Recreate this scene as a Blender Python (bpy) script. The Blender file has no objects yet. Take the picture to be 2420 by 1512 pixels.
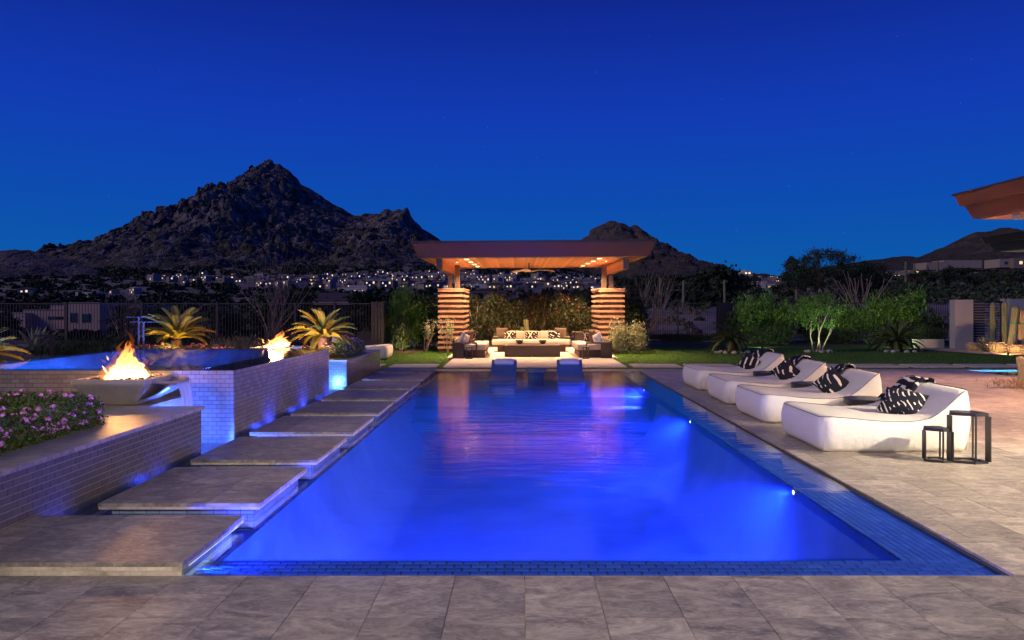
import bpy, bmesh, math, random
import numpy as np
from mathutils import Vector, Matrix
R = math.radians
SC = bpy.context.scene
COL = SC.collection
rnd = random.Random(7)
F_D, CXD, CYD, CAMH = 1781.0, 1227.0, 720.7, 1.6     # measured perspective of the place

# ------------------------------------------------------------------ camera
cam_d = bpy.data.cameras.new('camera'); cam = bpy.data.objects.new('camera', cam_d); COL.objects.link(cam)
cam.location = (0, 0, CAMH); cam.rotation_euler = (R(90), 0, 0)
cam_d.sensor_width = 36; cam_d.lens = 26.5
cam_d.shift_x = -17.5 / 2419; cam_d.shift_y = -35.3 / 2419
cam_d.clip_start = 0.05; cam_d.clip_end = 9000
SC.camera = cam

# ------------------------------------------------------------------ world (dusk sky)
W = bpy.data.worlds.new('World'); SC.world = W; W.use_nodes = True
nt = W.node_tree; nt.nodes.clear()
wo = nt.nodes.new('ShaderNodeOutputWorld'); bg = nt.nodes.new('ShaderNodeBackground')
tc = nt.nodes.new('ShaderNodeTexCoord'); sx = nt.nodes.new('ShaderNodeSeparateXYZ')
nt.links.new(tc.outputs['Generated'], sx.inputs[0])
cr = nt.nodes.new('ShaderNodeValToRGB'); nt.links.new(sx.outputs['Z'], cr.inputs[0])
el = cr.color_ramp.elements
stops = [(0.0, (.004, .105, .36)), (.05, (.0035, .100, .40)), (.13, (.004, .072, .43)), (.24, (.006, .044, .45)), (.38, (.005, .020, .27)), (1.0, (.003, .010, .15))]
while len(el) < len(stops): el.new(.5)
for e, (p, c) in zip(el, stops): e.position = p; e.color = (*c, 1)
# faint stars
vo = nt.nodes.new('ShaderNodeTexVoronoi'); vo.inputs['Scale'].default_value = 46
nt.links.new(tc.outputs['Generated'], vo.inputs['Vector'])
lt = nt.nodes.new('ShaderNodeMath'); lt.operation = 'LESS_THAN'; lt.inputs[1].default_value = .017
nt.links.new(vo.outputs['Distance'], lt.inputs[0])
mu = nt.nodes.new('ShaderNodeMath'); mu.operation = 'MULTIPLY'; mu.inputs[1].default_value = .13
nt.links.new(lt.outputs[0], mu.inputs[0])
ad = nt.nodes.new('ShaderNodeMixRGB'); ad.blend_type = 'ADD'; ad.inputs[0].default_value = 1
nt.links.new(cr.outputs[0], ad.inputs[1]); nt.links.new(mu.outputs[0], ad.inputs[2])
nt.links.new(ad.outputs[0], bg.inputs[0]); bg.inputs[1].default_value = 1.0
nt.links.new(bg.outputs[0], wo.inputs[0])

# afterglow: the last soft light of the set sun, from behind left
sun_d = bpy.data.lights.new('sun', 'SUN'); sun_d.energy = 1.0; sun_d.angle = R(22); sun_d.color = (1.0, .78, .66)
sun = bpy.data.objects.new('sun', sun_d); COL.objects.link(sun)
sun.rotation_euler = Vector((0.86, 0.42, -0.52)).to_track_quat('-Z', 'Y').to_euler()

SC.view_settings.view_transform = 'Standard'; SC.view_settings.look = 'None'
SC.view_settings.exposure = 0.0; SC.view_settings.gamma = 1.0; SC.view_settings.use_curve_mapping = False
cy = SC.cycles
cy.max_bounces = 7; cy.diffuse_bounces = 3; cy.glossy_bounces = 3; cy.transmission_bounces = 4
cy.transparent_max_bounces = 14; cy.volume_bounces = 1; cy.sample_clamp_indirect = 40.0; cy.caustics_reflective = False; cy.caustics_refractive = False
try: cy.use_denoising = True
except Exception: pass

# ------------------------------------------------------------------ helpers
def at(px, py, Y):
    return Vector(((px - CXD) / F_D * Y, Y, CAMH - (py - CYD) / F_D * Y))
def gx(px, Y): return (px - CXD) / F_D * Y
def gz(py, Y): return CAMH - (py - CYD) / F_D * Y

MATS = {}
def mat(name, color, rough=.7, metal=0, var=0.0, spec=.5, nscale=6, namt=0.0, ncol=None, bump=0, bscale=40, emit=None, estr=0, sub=0, island=False, nstretch=None, coat=0):
    if name in MATS: return MATS[name]
    m = bpy.data.materials.new(name); m.use_nodes = True; MATS[name] = m
    n = m.node_tree; b = n.nodes['Principled BSDF']; L = n.links
    b.inputs['Roughness'].default_value = rough; b.inputs['Metallic'].default_value = metal
    b.inputs['Specular IOR Level'].default_value = spec
    if coat: b.inputs['Coat Weight'].default_value = coat; b.inputs['Coat Roughness'].default_value = .1
    src = None
    rgb = n.nodes.new('ShaderNodeRGB'); rgb.outputs[0].default_value = (*color, 1); src = rgb.outputs[0]
    tc = n.nodes.new('ShaderNodeNewGeometry')
    pos = tc.outputs['Position']
    if nstretch:
        mp = n.nodes.new('ShaderNodeMapping'); mp.inputs['Scale'].default_value = nstretch
        L.new(pos, mp.inputs[0]); pos = mp.outputs[0]
    if namt:
        no = n.nodes.new('ShaderNodeTexNoise'); no.inputs['Scale'].default_value = nscale; no.inputs['Detail'].default_value = 7
        no.inputs['Roughness'].default_value = .62
        L.new(pos, no.inputs['Vector'])
        ra = n.nodes.new('ShaderNodeMapRange'); ra.inputs[1].default_value = .35; ra.inputs[2].default_value = .65
        ra.inputs[3].default_value = 0; ra.inputs[4].default_value = namt
        L.new(no.outputs['Fac'], ra.inputs[0])
        mx = n.nodes.new('ShaderNodeMixRGB'); L.new(ra.outputs[0], mx.inputs[0]); L.new(src, mx.inputs[1])
        mx.inputs[2].default_value = (*(ncol or tuple(c * .4 for c in color)), 1); src = mx.outputs[0]
    if var:
        oi = n.nodes.new('ShaderNodeObjectInfo'); a = n.nodes.new('ShaderNodeMath'); a.operation = 'ADD'
        L.new(oi.outputs['Random'], a.inputs[0]); L.new(tc.outputs['Random Per Island'], a.inputs[1])
        fr = n.nodes.new('ShaderNodeMath'); fr.operation = 'FRACT'; L.new(a.outputs[0], fr.inputs[0])
        ra = n.nodes.new('ShaderNodeMapRange'); ra.inputs[3].default_value = 1 - var; ra.inputs[4].default_value = 1 + var
        L.new(fr.outputs[0], ra.inputs[0])
        hs = n.nodes.new('ShaderNodeHueSaturation'); L.new(ra.outputs[0], hs.inputs['Value']); L.new(src, hs.inputs['Color'])
        hm = n.nodes.new('ShaderNodeMapRange'); hm.inputs[3].default_value = .5 - var * .04; hm.inputs[4].default_value = .5 + var * .04
        f2 = n.nodes.new('ShaderNodeMath'); f2.operation = 'MULTIPLY'; f2.inputs[1].default_value = 7.31; L.new(fr.outputs[0], f2.inputs[0])
        f3 = n.nodes.new('ShaderNodeMath'); f3.operation = 'FRACT'; L.new(f2.outputs[0], f3.inputs[0]); L.new(f3.outputs[0], hm.inputs[0])
        L.new(hm.outputs[0], hs.inputs['Hue']); src = hs.outputs[0]
    L.new(src, b.inputs['Base Color'])
    if bump:
        nb = n.nodes.new('ShaderNodeTexNoise'); nb.inputs['Scale'].default_value = bscale; nb.inputs['Detail'].default_value = 5
        L.new(pos, nb.inputs['Vector'])
        bu = n.nodes.new('ShaderNodeBump'); bu.inputs['Strength'].default_value = bump; bu.inputs['Distance'].default_value = .02
        L.new(nb.outputs['Fac'], bu.inputs['Height']); L.new(bu.outputs[0], b.inputs['Normal'])
    if emit:
        b.inputs['Emission Color'].default_value = (*emit, 1); b.inputs['Emission Strength'].default_value = estr
    return m

class MB:
    def __init__(s): s.v = []; s.f = []
    def quad(s, a, b, c, d):
        i = len(s.v); s.v += [tuple(a), tuple(b), tuple(c), tuple(d)]; s.f.append((i, i+1, i+2, i+3)); return s
    def box(s, x0, x1, y0, y1, z0, z1):
        i = len(s.v)
        s.v += [(x0,y0,z0),(x1,y0,z0),(x1,y1,z0),(x0,y1,z0),(x0,y0,z1),(x1,y0,z1),(x1,y1,z1),(x0,y1,z1)]
        s.f += [tuple(i+k for k in q) for q in ((3,2,1,0),(4,5,6,7),(0,1,5,4),(1,2,6,5),(2,3,7,6),(3,0,4,7))]; return s
    def hexa(s, bot, top):      # four bottom points ccw, four top points
        i = len(s.v); s.v += [tuple(p) for p in bot] + [tuple(p) for p in top]
        s.f += [tuple(i+k for k in q) for q in ((3,2,1,0),(4,5,6,7),(0,1,5,4),(1,2,6,5),(2,3,7,6),(3,0,4,7))]; return s
    def beam(s, p, q, w, h=None):
        p = Vector(p); q = Vector(q); h = h or w; d = (q-p).normalized()
        u = Vector((0,0,1)) if abs(d.z) < .9 else Vector((0,1,0))
        a = d.cross(u).normalized()*w/2; b = a.cross(d).normalized()*h/2
        return s.hexa([p-a-b, p+a-b, p+a+b, p-a+b], [q-a-b, q+a-b, q+a+b, q-a+b])
    def tube(s, pts, rads, n=6, cap=True):
        pts = [Vector(p) for p in pts]; base = len(s.v); m = len(pts)
        ref = Vector((.31,.77,.55))
        for k, p in enumerate(pts):
            d = (pts[min(k+1,m-1)] - pts[max(k-1,0)])
            d = d.normalized() if d.length > 1e-9 else Vector((0,0,1))
            a = d.cross(ref); a = a.normalized() if a.length > 1e-6 else Vector((1,0,0)); b = d.cross(a)
            r = rads[k] if hasattr(rads, '__len__') else rads
            for j in range(n):
                t = 2*math.pi*j/n; q = p + a*math.cos(t)*r + b*math.sin(t)*r; s.v.append(tuple(q))
        for k in range(m-1):
            for j in range(n):
                a0 = base+k*n+j; a1 = base+k*n+(j+1)%n; s.f.append((a0, a1, a1+n, a0+n))
        if cap:
            s.f.append(tuple(base+j for j in range(n))[::-1]); s.f.append(tuple(base+(m-1)*n+j for j in range(n)))
        return s
    def lathe(s, prof, c=(0,0,0), n=20, ribs=0, ribd=0):
        base = len(s.v); m = len(prof)
        for r, z in prof:
            for j in range(n):
                t = 2*math.pi*j/n; rr = r*(1 + (ribd*math.cos(ribs*t) if ribs else 0)); s.v.append((c[0]+rr*math.cos(t), c[1]+rr*math.sin(t), c[2]+z))
        for k in range(m-1):
            for j in range(n):
                a0 = base+k*n+j; a1 = base+k*n+(j+1)%n; s.f.append((a0, a1, a1+n, a0+n))
        if prof[0][0] > 1e-4: s.f.append(tuple(base+j for j in range(n))[::-1])
        if prof[-1][0] > 1e-4: s.f.append(tuple(base+(m-1)*n+j for j in range(n)))
        return s
    def grid(s, P):   # P rows of points
        base = len(s.v); r = len(P); c = len(P[0])
        for row in P: s.v += [tuple(p) for p in row]
        for i in range(r-1):
            for j in range(c-1):
                a = base+i*c+j; s.f.append((a, a+1, a+c+1, a+c))
        return s
    def mesh(s, name, m, smooth=False):
        me = bpy.data.meshes.new(name); me.from_pydata(s.v, [], s.f); me.validate()
        bm = bmesh.new(); bm.from_mesh(me); bmesh.ops.recalc_face_normals(bm, faces=bm.faces); bm.to_mesh(me); bm.free()
        if m: me.materials.append(m)
        if smooth: me.polygons.foreach_set('use_smooth', [True]*len(me.polygons))
        me.update(); return me

def np_mesh(name, V, Fq, m, smooth=False):
    me = bpy.data.meshes.new(name); V = np.asarray(V, dtype=np.float32); Fq = np.asarray(Fq, dtype=np.int32)
    k = Fq.shape[1]; nf = len(Fq)
    me.vertices.add(len(V)); me.vertices.foreach_set('co', V.ravel())
    me.loops.add(nf*k); me.loops.foreach_set('vertex_index', Fq.ravel())
    me.polygons.add(nf); me.polygons.foreach_set('loop_start', np.arange(0, nf*k, k, dtype=np.int32))
    me.polygons.foreach_set('loop_total', np.full(nf, k, dtype=np.int32))
    me.update(calc_edges=True)
    if smooth: me.shade_smooth()
    else: me.shade_flat()
    if m: me.materials.append(m)
    return me

def root(name, label, cat, loc=(0,0,0), rz=0, group=None):
    o = bpy.data.objects.new(name, None); COL.objects.link(o); o.empty_display_size = .2
    o.location = loc; o.rotation_euler = (0,0,rz); o['label'] = label; o['category'] = cat
    if group: o['group'] = group
    return o
def tag(o, label, cat, group=None):
    o['label'] = label; o['category'] = cat
    if group: o['group'] = group
    return o
def link(name, me, parent=None, loc=(0,0,0), kind=None, label=None, world=True, rot=None):
    """mesh given in world coordinates when world and the parent is an unrotated thing"""
    o = bpy.data.objects.new(name, me); COL.objects.link(o)
    o.location = loc
    if parent:
        o.parent = parent
        if world: 
            off = Vector(parent.location)
            if parent.parent: off = off + Vector(parent.parent.location)
            o.location = Vector(loc) - off
    if rot: o.rotation_euler = rot
    if kind: o['kind'] = kind
    if label: o['label'] = label
    return o
def ob(name, mb, m, parent=None, smooth=False, kind=None, label=None, world=True):
    return link(name, mb.mesh(name, m, smooth), parent, (0,0,0), kind, label, world)
def bevel(o, w=.01, seg=2):
    md = o.modifiers.new('bevel', 'BEVEL'); md.width = w; md.segments = seg; md.limit_method = 'ANGLE'; md.angle_limit = R(40)
    return o
def copy_tree(o, parent=None):
    c = o.copy(); COL.objects.link(c)
    if parent: c.parent = parent
    for ch in o.children: copy_tree(ch, c)
    return c

CUBE = {}
def unit_box(dims, m, chamfer=0.0):
    key = (tuple(round(d, 4) for d in dims), m.name)
    if key not in CUBE:
        dx, dy, dz = (d/2 for d in dims)
        CUBE[key] = MB().box(-dx, dx, -dy, dy, -dz, dz).mesh('block', m)
    return CUBE[key]
def in_view(c):
    if c[1] < 1: return False
    px = CXD + c[0]/c[1]*F_D; py = CYD - (c[2]-CAMH)/c[1]*F_D
    return -40 < px < 2460 and -40 < py < 1550
def pieces(parent, name, m, boxes, limit=300, stuff_name=None, world=True):
    """boxes: list of (center, dims); the largest in view become parts, the rest one part of kind stuff"""
    if limit < len(boxes):
        boxes = sorted(boxes, key=lambda b: (0 if in_view(b[0]) else 1, (Vector(b[0])-Vector((0,0,CAMH))).length))
    for c, d in boxes[:limit]:
        link(name, unit_box(d, m), parent, c, world=world)
    rest = boxes[limit:]
    if rest:
        C = np.array([b[0] for b in rest]); D = np.array([b[1] for b in rest])/2
        S = np.array([(-1,-1,-1),(1,-1,-1),(1,1,-1),(-1,1,-1),(-1,-1,1),(1,-1,1),(1,1,1),(-1,1,1)])
        V = (C[:,None,:] + S[None]*D[:,None,:]).reshape(-1,3)
        Q = np.array([(3,2,1,0),(4,5,6,7),(0,1,5,4),(1,2,6,5),(2,3,7,6),(3,0,4,7)])
        Fq = (np.arange(len(rest))[:,None,None]*8 + Q[None]).reshape(-1,4)
        link(stuff_name or (name + '_field'), np_mesh(name, V, Fq, m), parent, kind='stuff', world=world)

TW, TH, TG = .105, .0525, .005
def tile_face(axis, plane, a0, a1, z0, z1, out, thick=.004, jit=.0006):
    """running-bond boxes on a vertical face; axis 'x' = face at X=plane spanning Y a0..a1, 'y' = face at Y=plane spanning X"""
    L = []; row = 0; z = z1
    while z - TH > z0 - .02:
        zb = max(z - TH, z0); off = (row % 2) * TW/2; a = a1 + off
        while a > a0 + .005:
            hi = min(a, a1); lo = max(a - TW, a0); a -= TW
            if hi - lo < .015: continue
            w = hi - lo - TG; h = z - zb - TG
            if h < .01: continue
            j = rnd.uniform(-jit, jit)
            p = plane + out*(thick/2 + j)
            if axis == 'x': L.append(((p, (hi+lo)/2, (z+zb)/2), (thick, round(w,3), round(h,3))))
            else: L.append((((hi+lo)/2, p, (z+zb)/2), (round(w,3), thick, round(h,3))))
        z -= TH; row += 1
    return L
def tile_flat(x0, x1, y0, y1, z, along='x', thick=.008, drop=0, TG=.005):
    L = []
    if along == 'x':
        n = max(1, round((y1-y0)/TH)); h = (y1-y0)/n
        for r in range(n):
            a = x1 + (r % 2)*TW/2
            while a > x0 + .005:
                hi = min(a, x1); lo = max(a-TW, x0); a -= TW
                if hi-lo > .02: L.append((((hi+lo)/2, y0+(r+.5)*h, z-drop*(r+.5)/n+rnd.uniform(-.0008,.0008)), (round(hi-lo-TG,3), round(h-TG,3), thick)))
    else:
        n = max(1, round((x1-x0)/TH)); h = (x1-x0)/n
        for r in range(n):
            a = y1 + (r % 2)*TW/2
            while a > y0 + .005:
                hi = min(a, y1); lo = max(a-TW, y0); a -= TW
                if hi-lo > .02: L.append(((x0+(r+.5)*h, (hi+lo)/2, z+rnd.uniform(-.0008,.0008)), (round(h-TG,3), round(hi-lo-TG,3), thick)))
    return L

def lamp(kind, loc, energy, color, size=.05, target=None, angle=120, blend=.6, parent=None, texture=False, name='lamp'):
    d = bpy.data.lights.new(name, kind); d.energy = energy; d.color = color
    if kind == 'SPOT': d.spot_size = R(angle); d.spot_blend = blend; d.shadow_soft_size = size
    elif kind == 'POINT': d.shadow_soft_size = size
    elif kind == 'AREA': d.size = size
    o = bpy.data.objects.new(name, d); COL.objects.link(o); o.location = loc
    if target is not None: o.rotation_euler = (Vector(target)-Vector(loc)).to_track_quat('-Z', 'Y').to_euler()
    if texture:
        d.use_nodes = True; n = d.node_tree; em = n.nodes['Emission']
        tc = n.nodes.new('ShaderNodeTexCoord'); no = n.nodes.new('ShaderNodeTexNoise'); no.inputs['Scale'].default_value = 4.5
        no.inputs['Detail'].default_value = 5; no.inputs['Distortion'].default_value = 1.6
        n.links.new(tc.outputs['Normal'], no.inputs['Vector'])
        ra = n.nodes.new('ShaderNodeMapRange'); ra.inputs[1].default_value = .40; ra.inputs[2].default_value = .64; ra.inputs[3].default_value = .35; ra.inputs[4].default_value = 2.2
        n.links.new(no.outputs['Fac'], ra.inputs[0]); n.links.new(ra.outputs[0], em.inputs['Strength'])
    if parent:
        o.parent = parent; o.location = Vector(loc) - Vector(parent.location)
    return o

def smooth_tube(pts, n=3):
    return pts

def rounded_outline(L, Wd, r, n=6):
    pts = []
    for cx_, cy_, a0 in ((L/2-r, Wd/2-r, 0), (-L/2+r, Wd/2-r, 90), (-L/2+r, -Wd/2+r, 180), (L/2-r, -Wd/2+r, 270)):
        for k in range(n+1):
            t = R(a0 + 90*k/n); pts.append((cx_ + r*math.cos(t), cy_ + r*math.sin(t)))
    # subdivide the straights
    out = []
    for i, p in enumerate(pts):
        q = pts[(i+1) % len(pts)]; out.append(p); d = math.hypot(q[0]-p[0], q[1]-p[1])
        k = int(d/.08)
        for j in range(1, k): out.append((p[0]+(q[0]-p[0])*j/k, p[1]+(q[1]-p[1])*j/k))
    return out
def cushion_mb(L, Wd, top, z0=0.0, r=.1, bulge=.03, crown=.02, tuck=.02, levels=9, rings=9):
    """upholstered block; top(x) = height of its top over the base along its length"""
    ol = rounded_outline(L, Wd, r); mb = MB(); n = len(ol); base = len(mb.v)
    for k in range(levels):
        w = k/(levels-1); b = bulge*math.sin(math.pi*min(1, max(0, w)))**.7 - tuck*(1-w)**4
        for x, y in ol:
            l = math.hypot(x/L, y/Wd)+1e-6; nx, ny = (x/L)/l, (y/Wd)/l
            X = x + nx*b; Y = y + ny*b; mb.v.append((X, Y, z0 + w*(top(x)-z0)))
    for q in range(1, rings+1):
        k = 1 - q/(rings+.0); k = max(k, .02)
        for x, y in ol:
            X, Y = x*k, y*k; mb.v.append((X, Y, top(X) + crown*(1-k**2.5)))
    tot = levels + rings
    for k in range(tot-1):
        for j in range(n):
            a = base+k*n+j; b_ = base+k*n+(j+1) % n; mb.f.append((a, b_, b_+n, a+n))
    mb.f.append(tuple(base+j for j in range(n))[::-1]); mb.f.append(tuple(base+(tot-1)*n+j for j in range(n)))
    return mb, ol
def pillow_mb(w, h, t, n=12):
    mb = MB()
    for s in (1, -1):
        P = []
        for i in range(n+1):
            u = -1 + 2*i/n; row = []
            for j in range(n+1):
                v = -1 + 2*j/n
                th = t/2*max(0, (1-abs(u)**3.2)*(1-abs(v)**3.2))**.55
                k = 1 - .07*(1-(abs(u)*abs(v)))*(abs(u)**4+abs(v)**4)/1.0
                row.append((u*w/2*k, s*th, v*h/2*k))
            P.append(row)
        mb.grid(P)
    return mb

def leaf_cloud(seed, n, radii, size, aspect=.45, clumps=30, spread=.28, center=(0,0,0), shell=.55, flat=0.0, up=0.0, jitter=.4, cut_low=None):
    g = np.random.default_rng(seed); radii = np.array(radii, float)
    d = g.normal(size=(clumps, 3)); d /= np.linalg.norm(d, axis=1)[:, None]
    rr = shell + (1-shell)*g.random(clumps)**.6; cc = d*rr[:, None]*radii*.86
    if cut_low is not None: cc[:, 2] = np.maximum(cc[:, 2], cut_low + g.random(clumps)*.2*radii[2])
    idx = g.integers(0, clumps, n)
    P = cc[idx] + g.normal(size=(n, 3))*spread*radii*g.uniform(.6, 1.2, (clumps, 1))[idx]
    P = P + np.array(center)
    a = g.normal(size=(n, 3)); a[:, 2] += up*2; a /= np.linalg.norm(a, axis=1)[:, None]
    b = g.normal(size=(n, 3)); b = np.cross(a, b); b /= np.linalg.norm(b, axis=1)[:, None]
    s = size*g.uniform(1-jitter, 1+jitter, (n, 1))
    V = np.stack([P-a*s*.2, P+a*s*.35+b*s*aspect*.5, P+a*s, P+a*s*.35-b*s*aspect*.5], 1).reshape(-1, 3)
    return V, np.arange(n*4).reshape(-1, 4)

def twig(mb, p, d, length, r, depth, g, split=3, spread=.5, seg=4, wig=.15, up=.15, n=5, taper=.55):
    pts = [Vector(p)]; rad = [r]; dd = Vector(d).normalized()
    for k in range(seg):
        dd = (dd + Vector((g.gauss(0, wig), g.gauss(0, wig), g.gauss(0, wig)+up*.3))).normalized()
        pts.append(pts[-1] + dd*length/seg); rad.append(r*(1-(1-taper)*(k+1)/seg))
    mb.tube(pts, rad, n, cap=False); ends = [pts[-1]]
    if depth > 0:
        ends = []
        for i in range(split):
            k = seg if i == 0 else g.randint(max(1, seg-2), seg)
            nd = (dd + Vector((g.gauss(0, spread), g.gauss(0, spread), abs(g.gauss(0, spread*.5))+up))).normalized()
            ends += twig(mb, pts[k], nd, length*g.uniform(.55, .85), rad[k]*.72, depth-1, g, split, spread, seg, wig, up, n, taper)
    return ends

# ------------------------------------------------------------------ materials
def travertine(name, c1, c2, vary=.15, rough=.42):
    m = bpy.data.materials.new(name); m.use_nodes = True; MATS[name] = m
    n = m.node_tree; b = n.nodes['Principled BSDF']; L = n.links
    ge = n.nodes.new('ShaderNodeNewGeometry'); oi = n.nodes.new('ShaderNodeObjectInfo')
    of = n.nodes.new('ShaderNodeVectorMath'); of.operation = 'MULTIPLY'; of.inputs[1].default_value = (37, 53, 19)
    cb = n.nodes.new('ShaderNodeCombineXYZ')
    for i in range(3): L.new(oi.outputs['Random'], cb.inputs[i])
    L.new(cb.outputs[0], of.inputs[0])
    sm = n.nodes.new('ShaderNodeVectorMath'); sm.operation = 'ADD'; L.new(ge.outputs['Position'], sm.inputs[0]); L.new(of.outputs[0], sm.inputs[1])
    mp = n.nodes.new('ShaderNodeMapping'); mp.inputs['Scale'].default_value = (1, 1.9, 1); mp.inputs['Rotation'].default_value = (0, 0, .35); L.new(sm.outputs[0], mp.inputs[0])
    n1 = n.nodes.new('ShaderNodeTexNoise'); n1.inputs['Scale'].default_value = 2.9; n1.inputs['Detail'].default_value = 9; n1.inputs['Roughness'].default_value = .66; n1.inputs['Distortion'].default_value = 1.4
    L.new(mp.outputs[0], n1.inputs['Vector'])
    n2 = n.nodes.new('ShaderNodeTexNoise'); n2.inputs['Scale'].default_value = 9; n2.inputs['Detail'].default_value = 8; n2.inputs['Distortion'].default_value = 2.5
    L.new(mp.outputs[0], n2.inputs['Vector'])
    r1 = n.nodes.new('ShaderNodeValToRGB'); L.new(n1.outputs['Fac'], r1.inputs[0])
    e = r1.color_ramp.elements; e[0].position = .32; e[0].color = (*tuple(c*.42 for c in c1), 1); e[1].position = .68; e[1].color = (*c2, 1)
    m1 = e.new(.5); m1.color = (*c1, 1)
    r2 = n.nodes.new('ShaderNodeMapRange'); r2.inputs[1].default_value = .45; r2.inputs[2].default_value = .72; r2.inputs[3].default_value = 0; r2.inputs[4].default_value = .45
    L.new(n2.outputs['Fac'], r2.inputs[0])
    mx = n.nodes.new('ShaderNodeMixRGB'); L.new(r2.outputs[0], mx.inputs[0]); L.new(r1.outputs[0], mx.inputs[1]); mx.inputs[2].default_value = (*tuple(min(.8, c*1.25) for c in c2), 1)
    hs = n.nodes.new('ShaderNodeHueSaturation'); ra = n.nodes.new('ShaderNodeMapRange'); ra.inputs[3].default_value = 1-vary; ra.inputs[4].default_value = 1+vary
    ia = n.nodes.new('ShaderNodeMath'); ia.operation = 'ADD'; L.new(oi.outputs['Random'], ia.inputs[0]); L.new(ge.outputs['Random Per Island'], ia.inputs[1])
    fr = n.nodes.new('ShaderNodeMath'); fr.operation = 'FRACT'; L.new(ia.outputs[0], fr.inputs[0])
    L.new(fr.outputs[0], ra.inputs[0]); L.new(ra.outputs[0], hs.inputs['Value']); L.new(mx.outputs[0], hs.inputs['Color'])
    L.new(hs.outputs[0], b.inputs['Base Color'])
    rr = n.nodes.new('ShaderNodeMapRange'); rr.inputs[3].default_value = rough-.14; rr.inputs[4].default_value = rough+.2; L.new(n1.outputs['Fac'], rr.inputs[0]); L.new(rr.outputs[0], b.inputs['Roughness'])
    b.inputs['Specular IOR Level'].default_value = .45
    bu = n.nodes.new('ShaderNodeBump'); bu.inputs['Strength'].default_value = .35; bu.inputs['Distance'].default_value = .006; L.new(n2.outputs['Fac'], bu.inputs['Height']); L.new(bu.outputs[0], b.inputs['Normal'])
    return m
M_PAV = travertine('paver_stone', (.235, .203, .172), (.44, .385, .32))
M_CAP = travertine('cap_stone', (.30, .27, .245), (.42, .37, .33), .08)
M_EDGE = travertine('cream_stone', (.50, .43, .33), (.66, .58, .46), .06, .6)
M_GROUT = mat('grout', (.42, .33, .20), .9)
M_GROUTD = mat('dark_grout', (.035, .035, .04), .8)
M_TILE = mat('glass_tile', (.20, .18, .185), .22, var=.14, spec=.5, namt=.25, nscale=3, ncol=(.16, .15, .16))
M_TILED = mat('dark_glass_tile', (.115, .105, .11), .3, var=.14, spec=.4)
M_LGROUT = mat('pale_tile_grout', (.40, .38, .38), .8)
M_TGROUT = mat('tile_grout', (.025, .025, .03), .8)
M_PTILE = mat('pool_tile', (.32, .36, .42), .2, var=.12, spec=.5)
M_PGROUT = mat('pool_tile_grout', (.012, .014, .022), .8)
M_PLASTER = mat('pool_plaster', (.018, .060, .24), .8, namt=.9, nscale=.9, ncol=(.06, .15, .46))  # paler clouds painted into the colour stand in for rippling light on the floor
M_WHITE = mat('outdoor_fabric', (.66, .63, .58), .85, bump=.5, bscale=13, namt=.18, nscale=5, ncol=(.57, .54, .49), spec=.2)
M_PIPING = mat('seam_piping', (.16, .15, .15), .8)
M_DARK = mat('dark_metal', (.018, .017, .017), .38, spec=.5)
M_BRONZE = mat('bronze_metal', (.055, .032, .024), .42, spec=.5)
M_FASCIA = mat('fascia_metal', (.15, .045, .025), .38, spec=.5, namt=.25, nscale=.8, ncol=(.12, .038, .022))
M_STEEL = mat('post_steel', (.12, .085, .06), .45, metal=.3)
M_WOOD = mat('cedar_plank', (.70, .34, .135), .5, var=.22, namt=.55, nscale=2.2, ncol=(.46, .20, .075), nstretch=(14, 1.0, 3))
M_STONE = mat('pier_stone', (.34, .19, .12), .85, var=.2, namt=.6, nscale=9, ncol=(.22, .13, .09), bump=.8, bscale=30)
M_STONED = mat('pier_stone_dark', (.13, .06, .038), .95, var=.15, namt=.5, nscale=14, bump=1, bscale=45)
M_FLOOR = mat('patio_concrete', (.66, .54, .45), .8, namt=.25, nscale=2, ncol=(.42, .36, .31))
M_CONC = mat('fire_bowl_concrete', (.42, .36, .28), .75, namt=.3, nscale=6, bump=.2)
M_ROCKS = mat('lava_rock', (.06, .05, .045), .9, var=.4)
M_GRASS = mat('lawn_turf', (.07, .15, .02), .95, namt=.6, nscale=26, ncol=(.035, .085, .012), bump=1.0, bscale=90, spec=.15)
M_SOIL = mat('planting_soil', (.10, .07, .05), .95, namt=.6, nscale=4, bump=1, bscale=30)
M_DESERT = mat('desert_ground', (.23, .18, .15), .95, namt=.85, nscale=.16, ncol=(.045, .05, .03), bump=1, bscale=1.2)
M_STUCCO = mat('grey_stucco', (.34, .33, .33), .9, bump=.3, bscale=80, namt=.15, nscale=1.5)
M_HOUSEP = mat('pink_stucco', (.42, .29, .26), .9, namt=.15, nscale=.3)
M_HOUSEW = mat('pale_stucco', (.50, .45, .42), .9, var=.15)
M_HOUSEV = mat('village_stucco', (.21, .18, .185), .9, var=.3)
M_HOUSET = mat('tan_stucco', (.30, .24, .19), .9, var=.25)
M_ROOFT = mat('roof_tile', (.065, .036, .034), .85, var=.15, namt=.4, nscale=1.5)
M_ROOFG = mat('flat_roof', (.28, .26, .26), .9, var=.2)
M_WIN = mat('lit_window', (.3, .25, .2), .4, emit=(1, .72, .38), estr=1.0)
M_WINC = mat('cool_lit_window', (.3, .3, .3), .4, emit=(1, .90, .74), estr=.9)
M_WINV = mat('far_lit_window', (.3, .25, .2), .4, emit=(1, .76, .44), estr=1.3)
M_GLASSD = mat('dark_glass', (.012, .013, .016), .08, spec=.8)
M_BARK = mat('desert_bark', (.17, .115, .085), .9, namt=.5, nscale=12, bump=.6)
M_BARKP = mat('pale_bark', (.33, .26, .20), .9, namt=.4, nscale=12)
M_OCOT = mat('ocotillo_cane', (.32, .21, .17), .9, namt=.4, nscale=8)
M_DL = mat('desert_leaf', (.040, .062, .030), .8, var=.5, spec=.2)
M_DLD = mat('dark_leaf', (.022, .036, .020), .85, var=.5, spec=.2)
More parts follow.
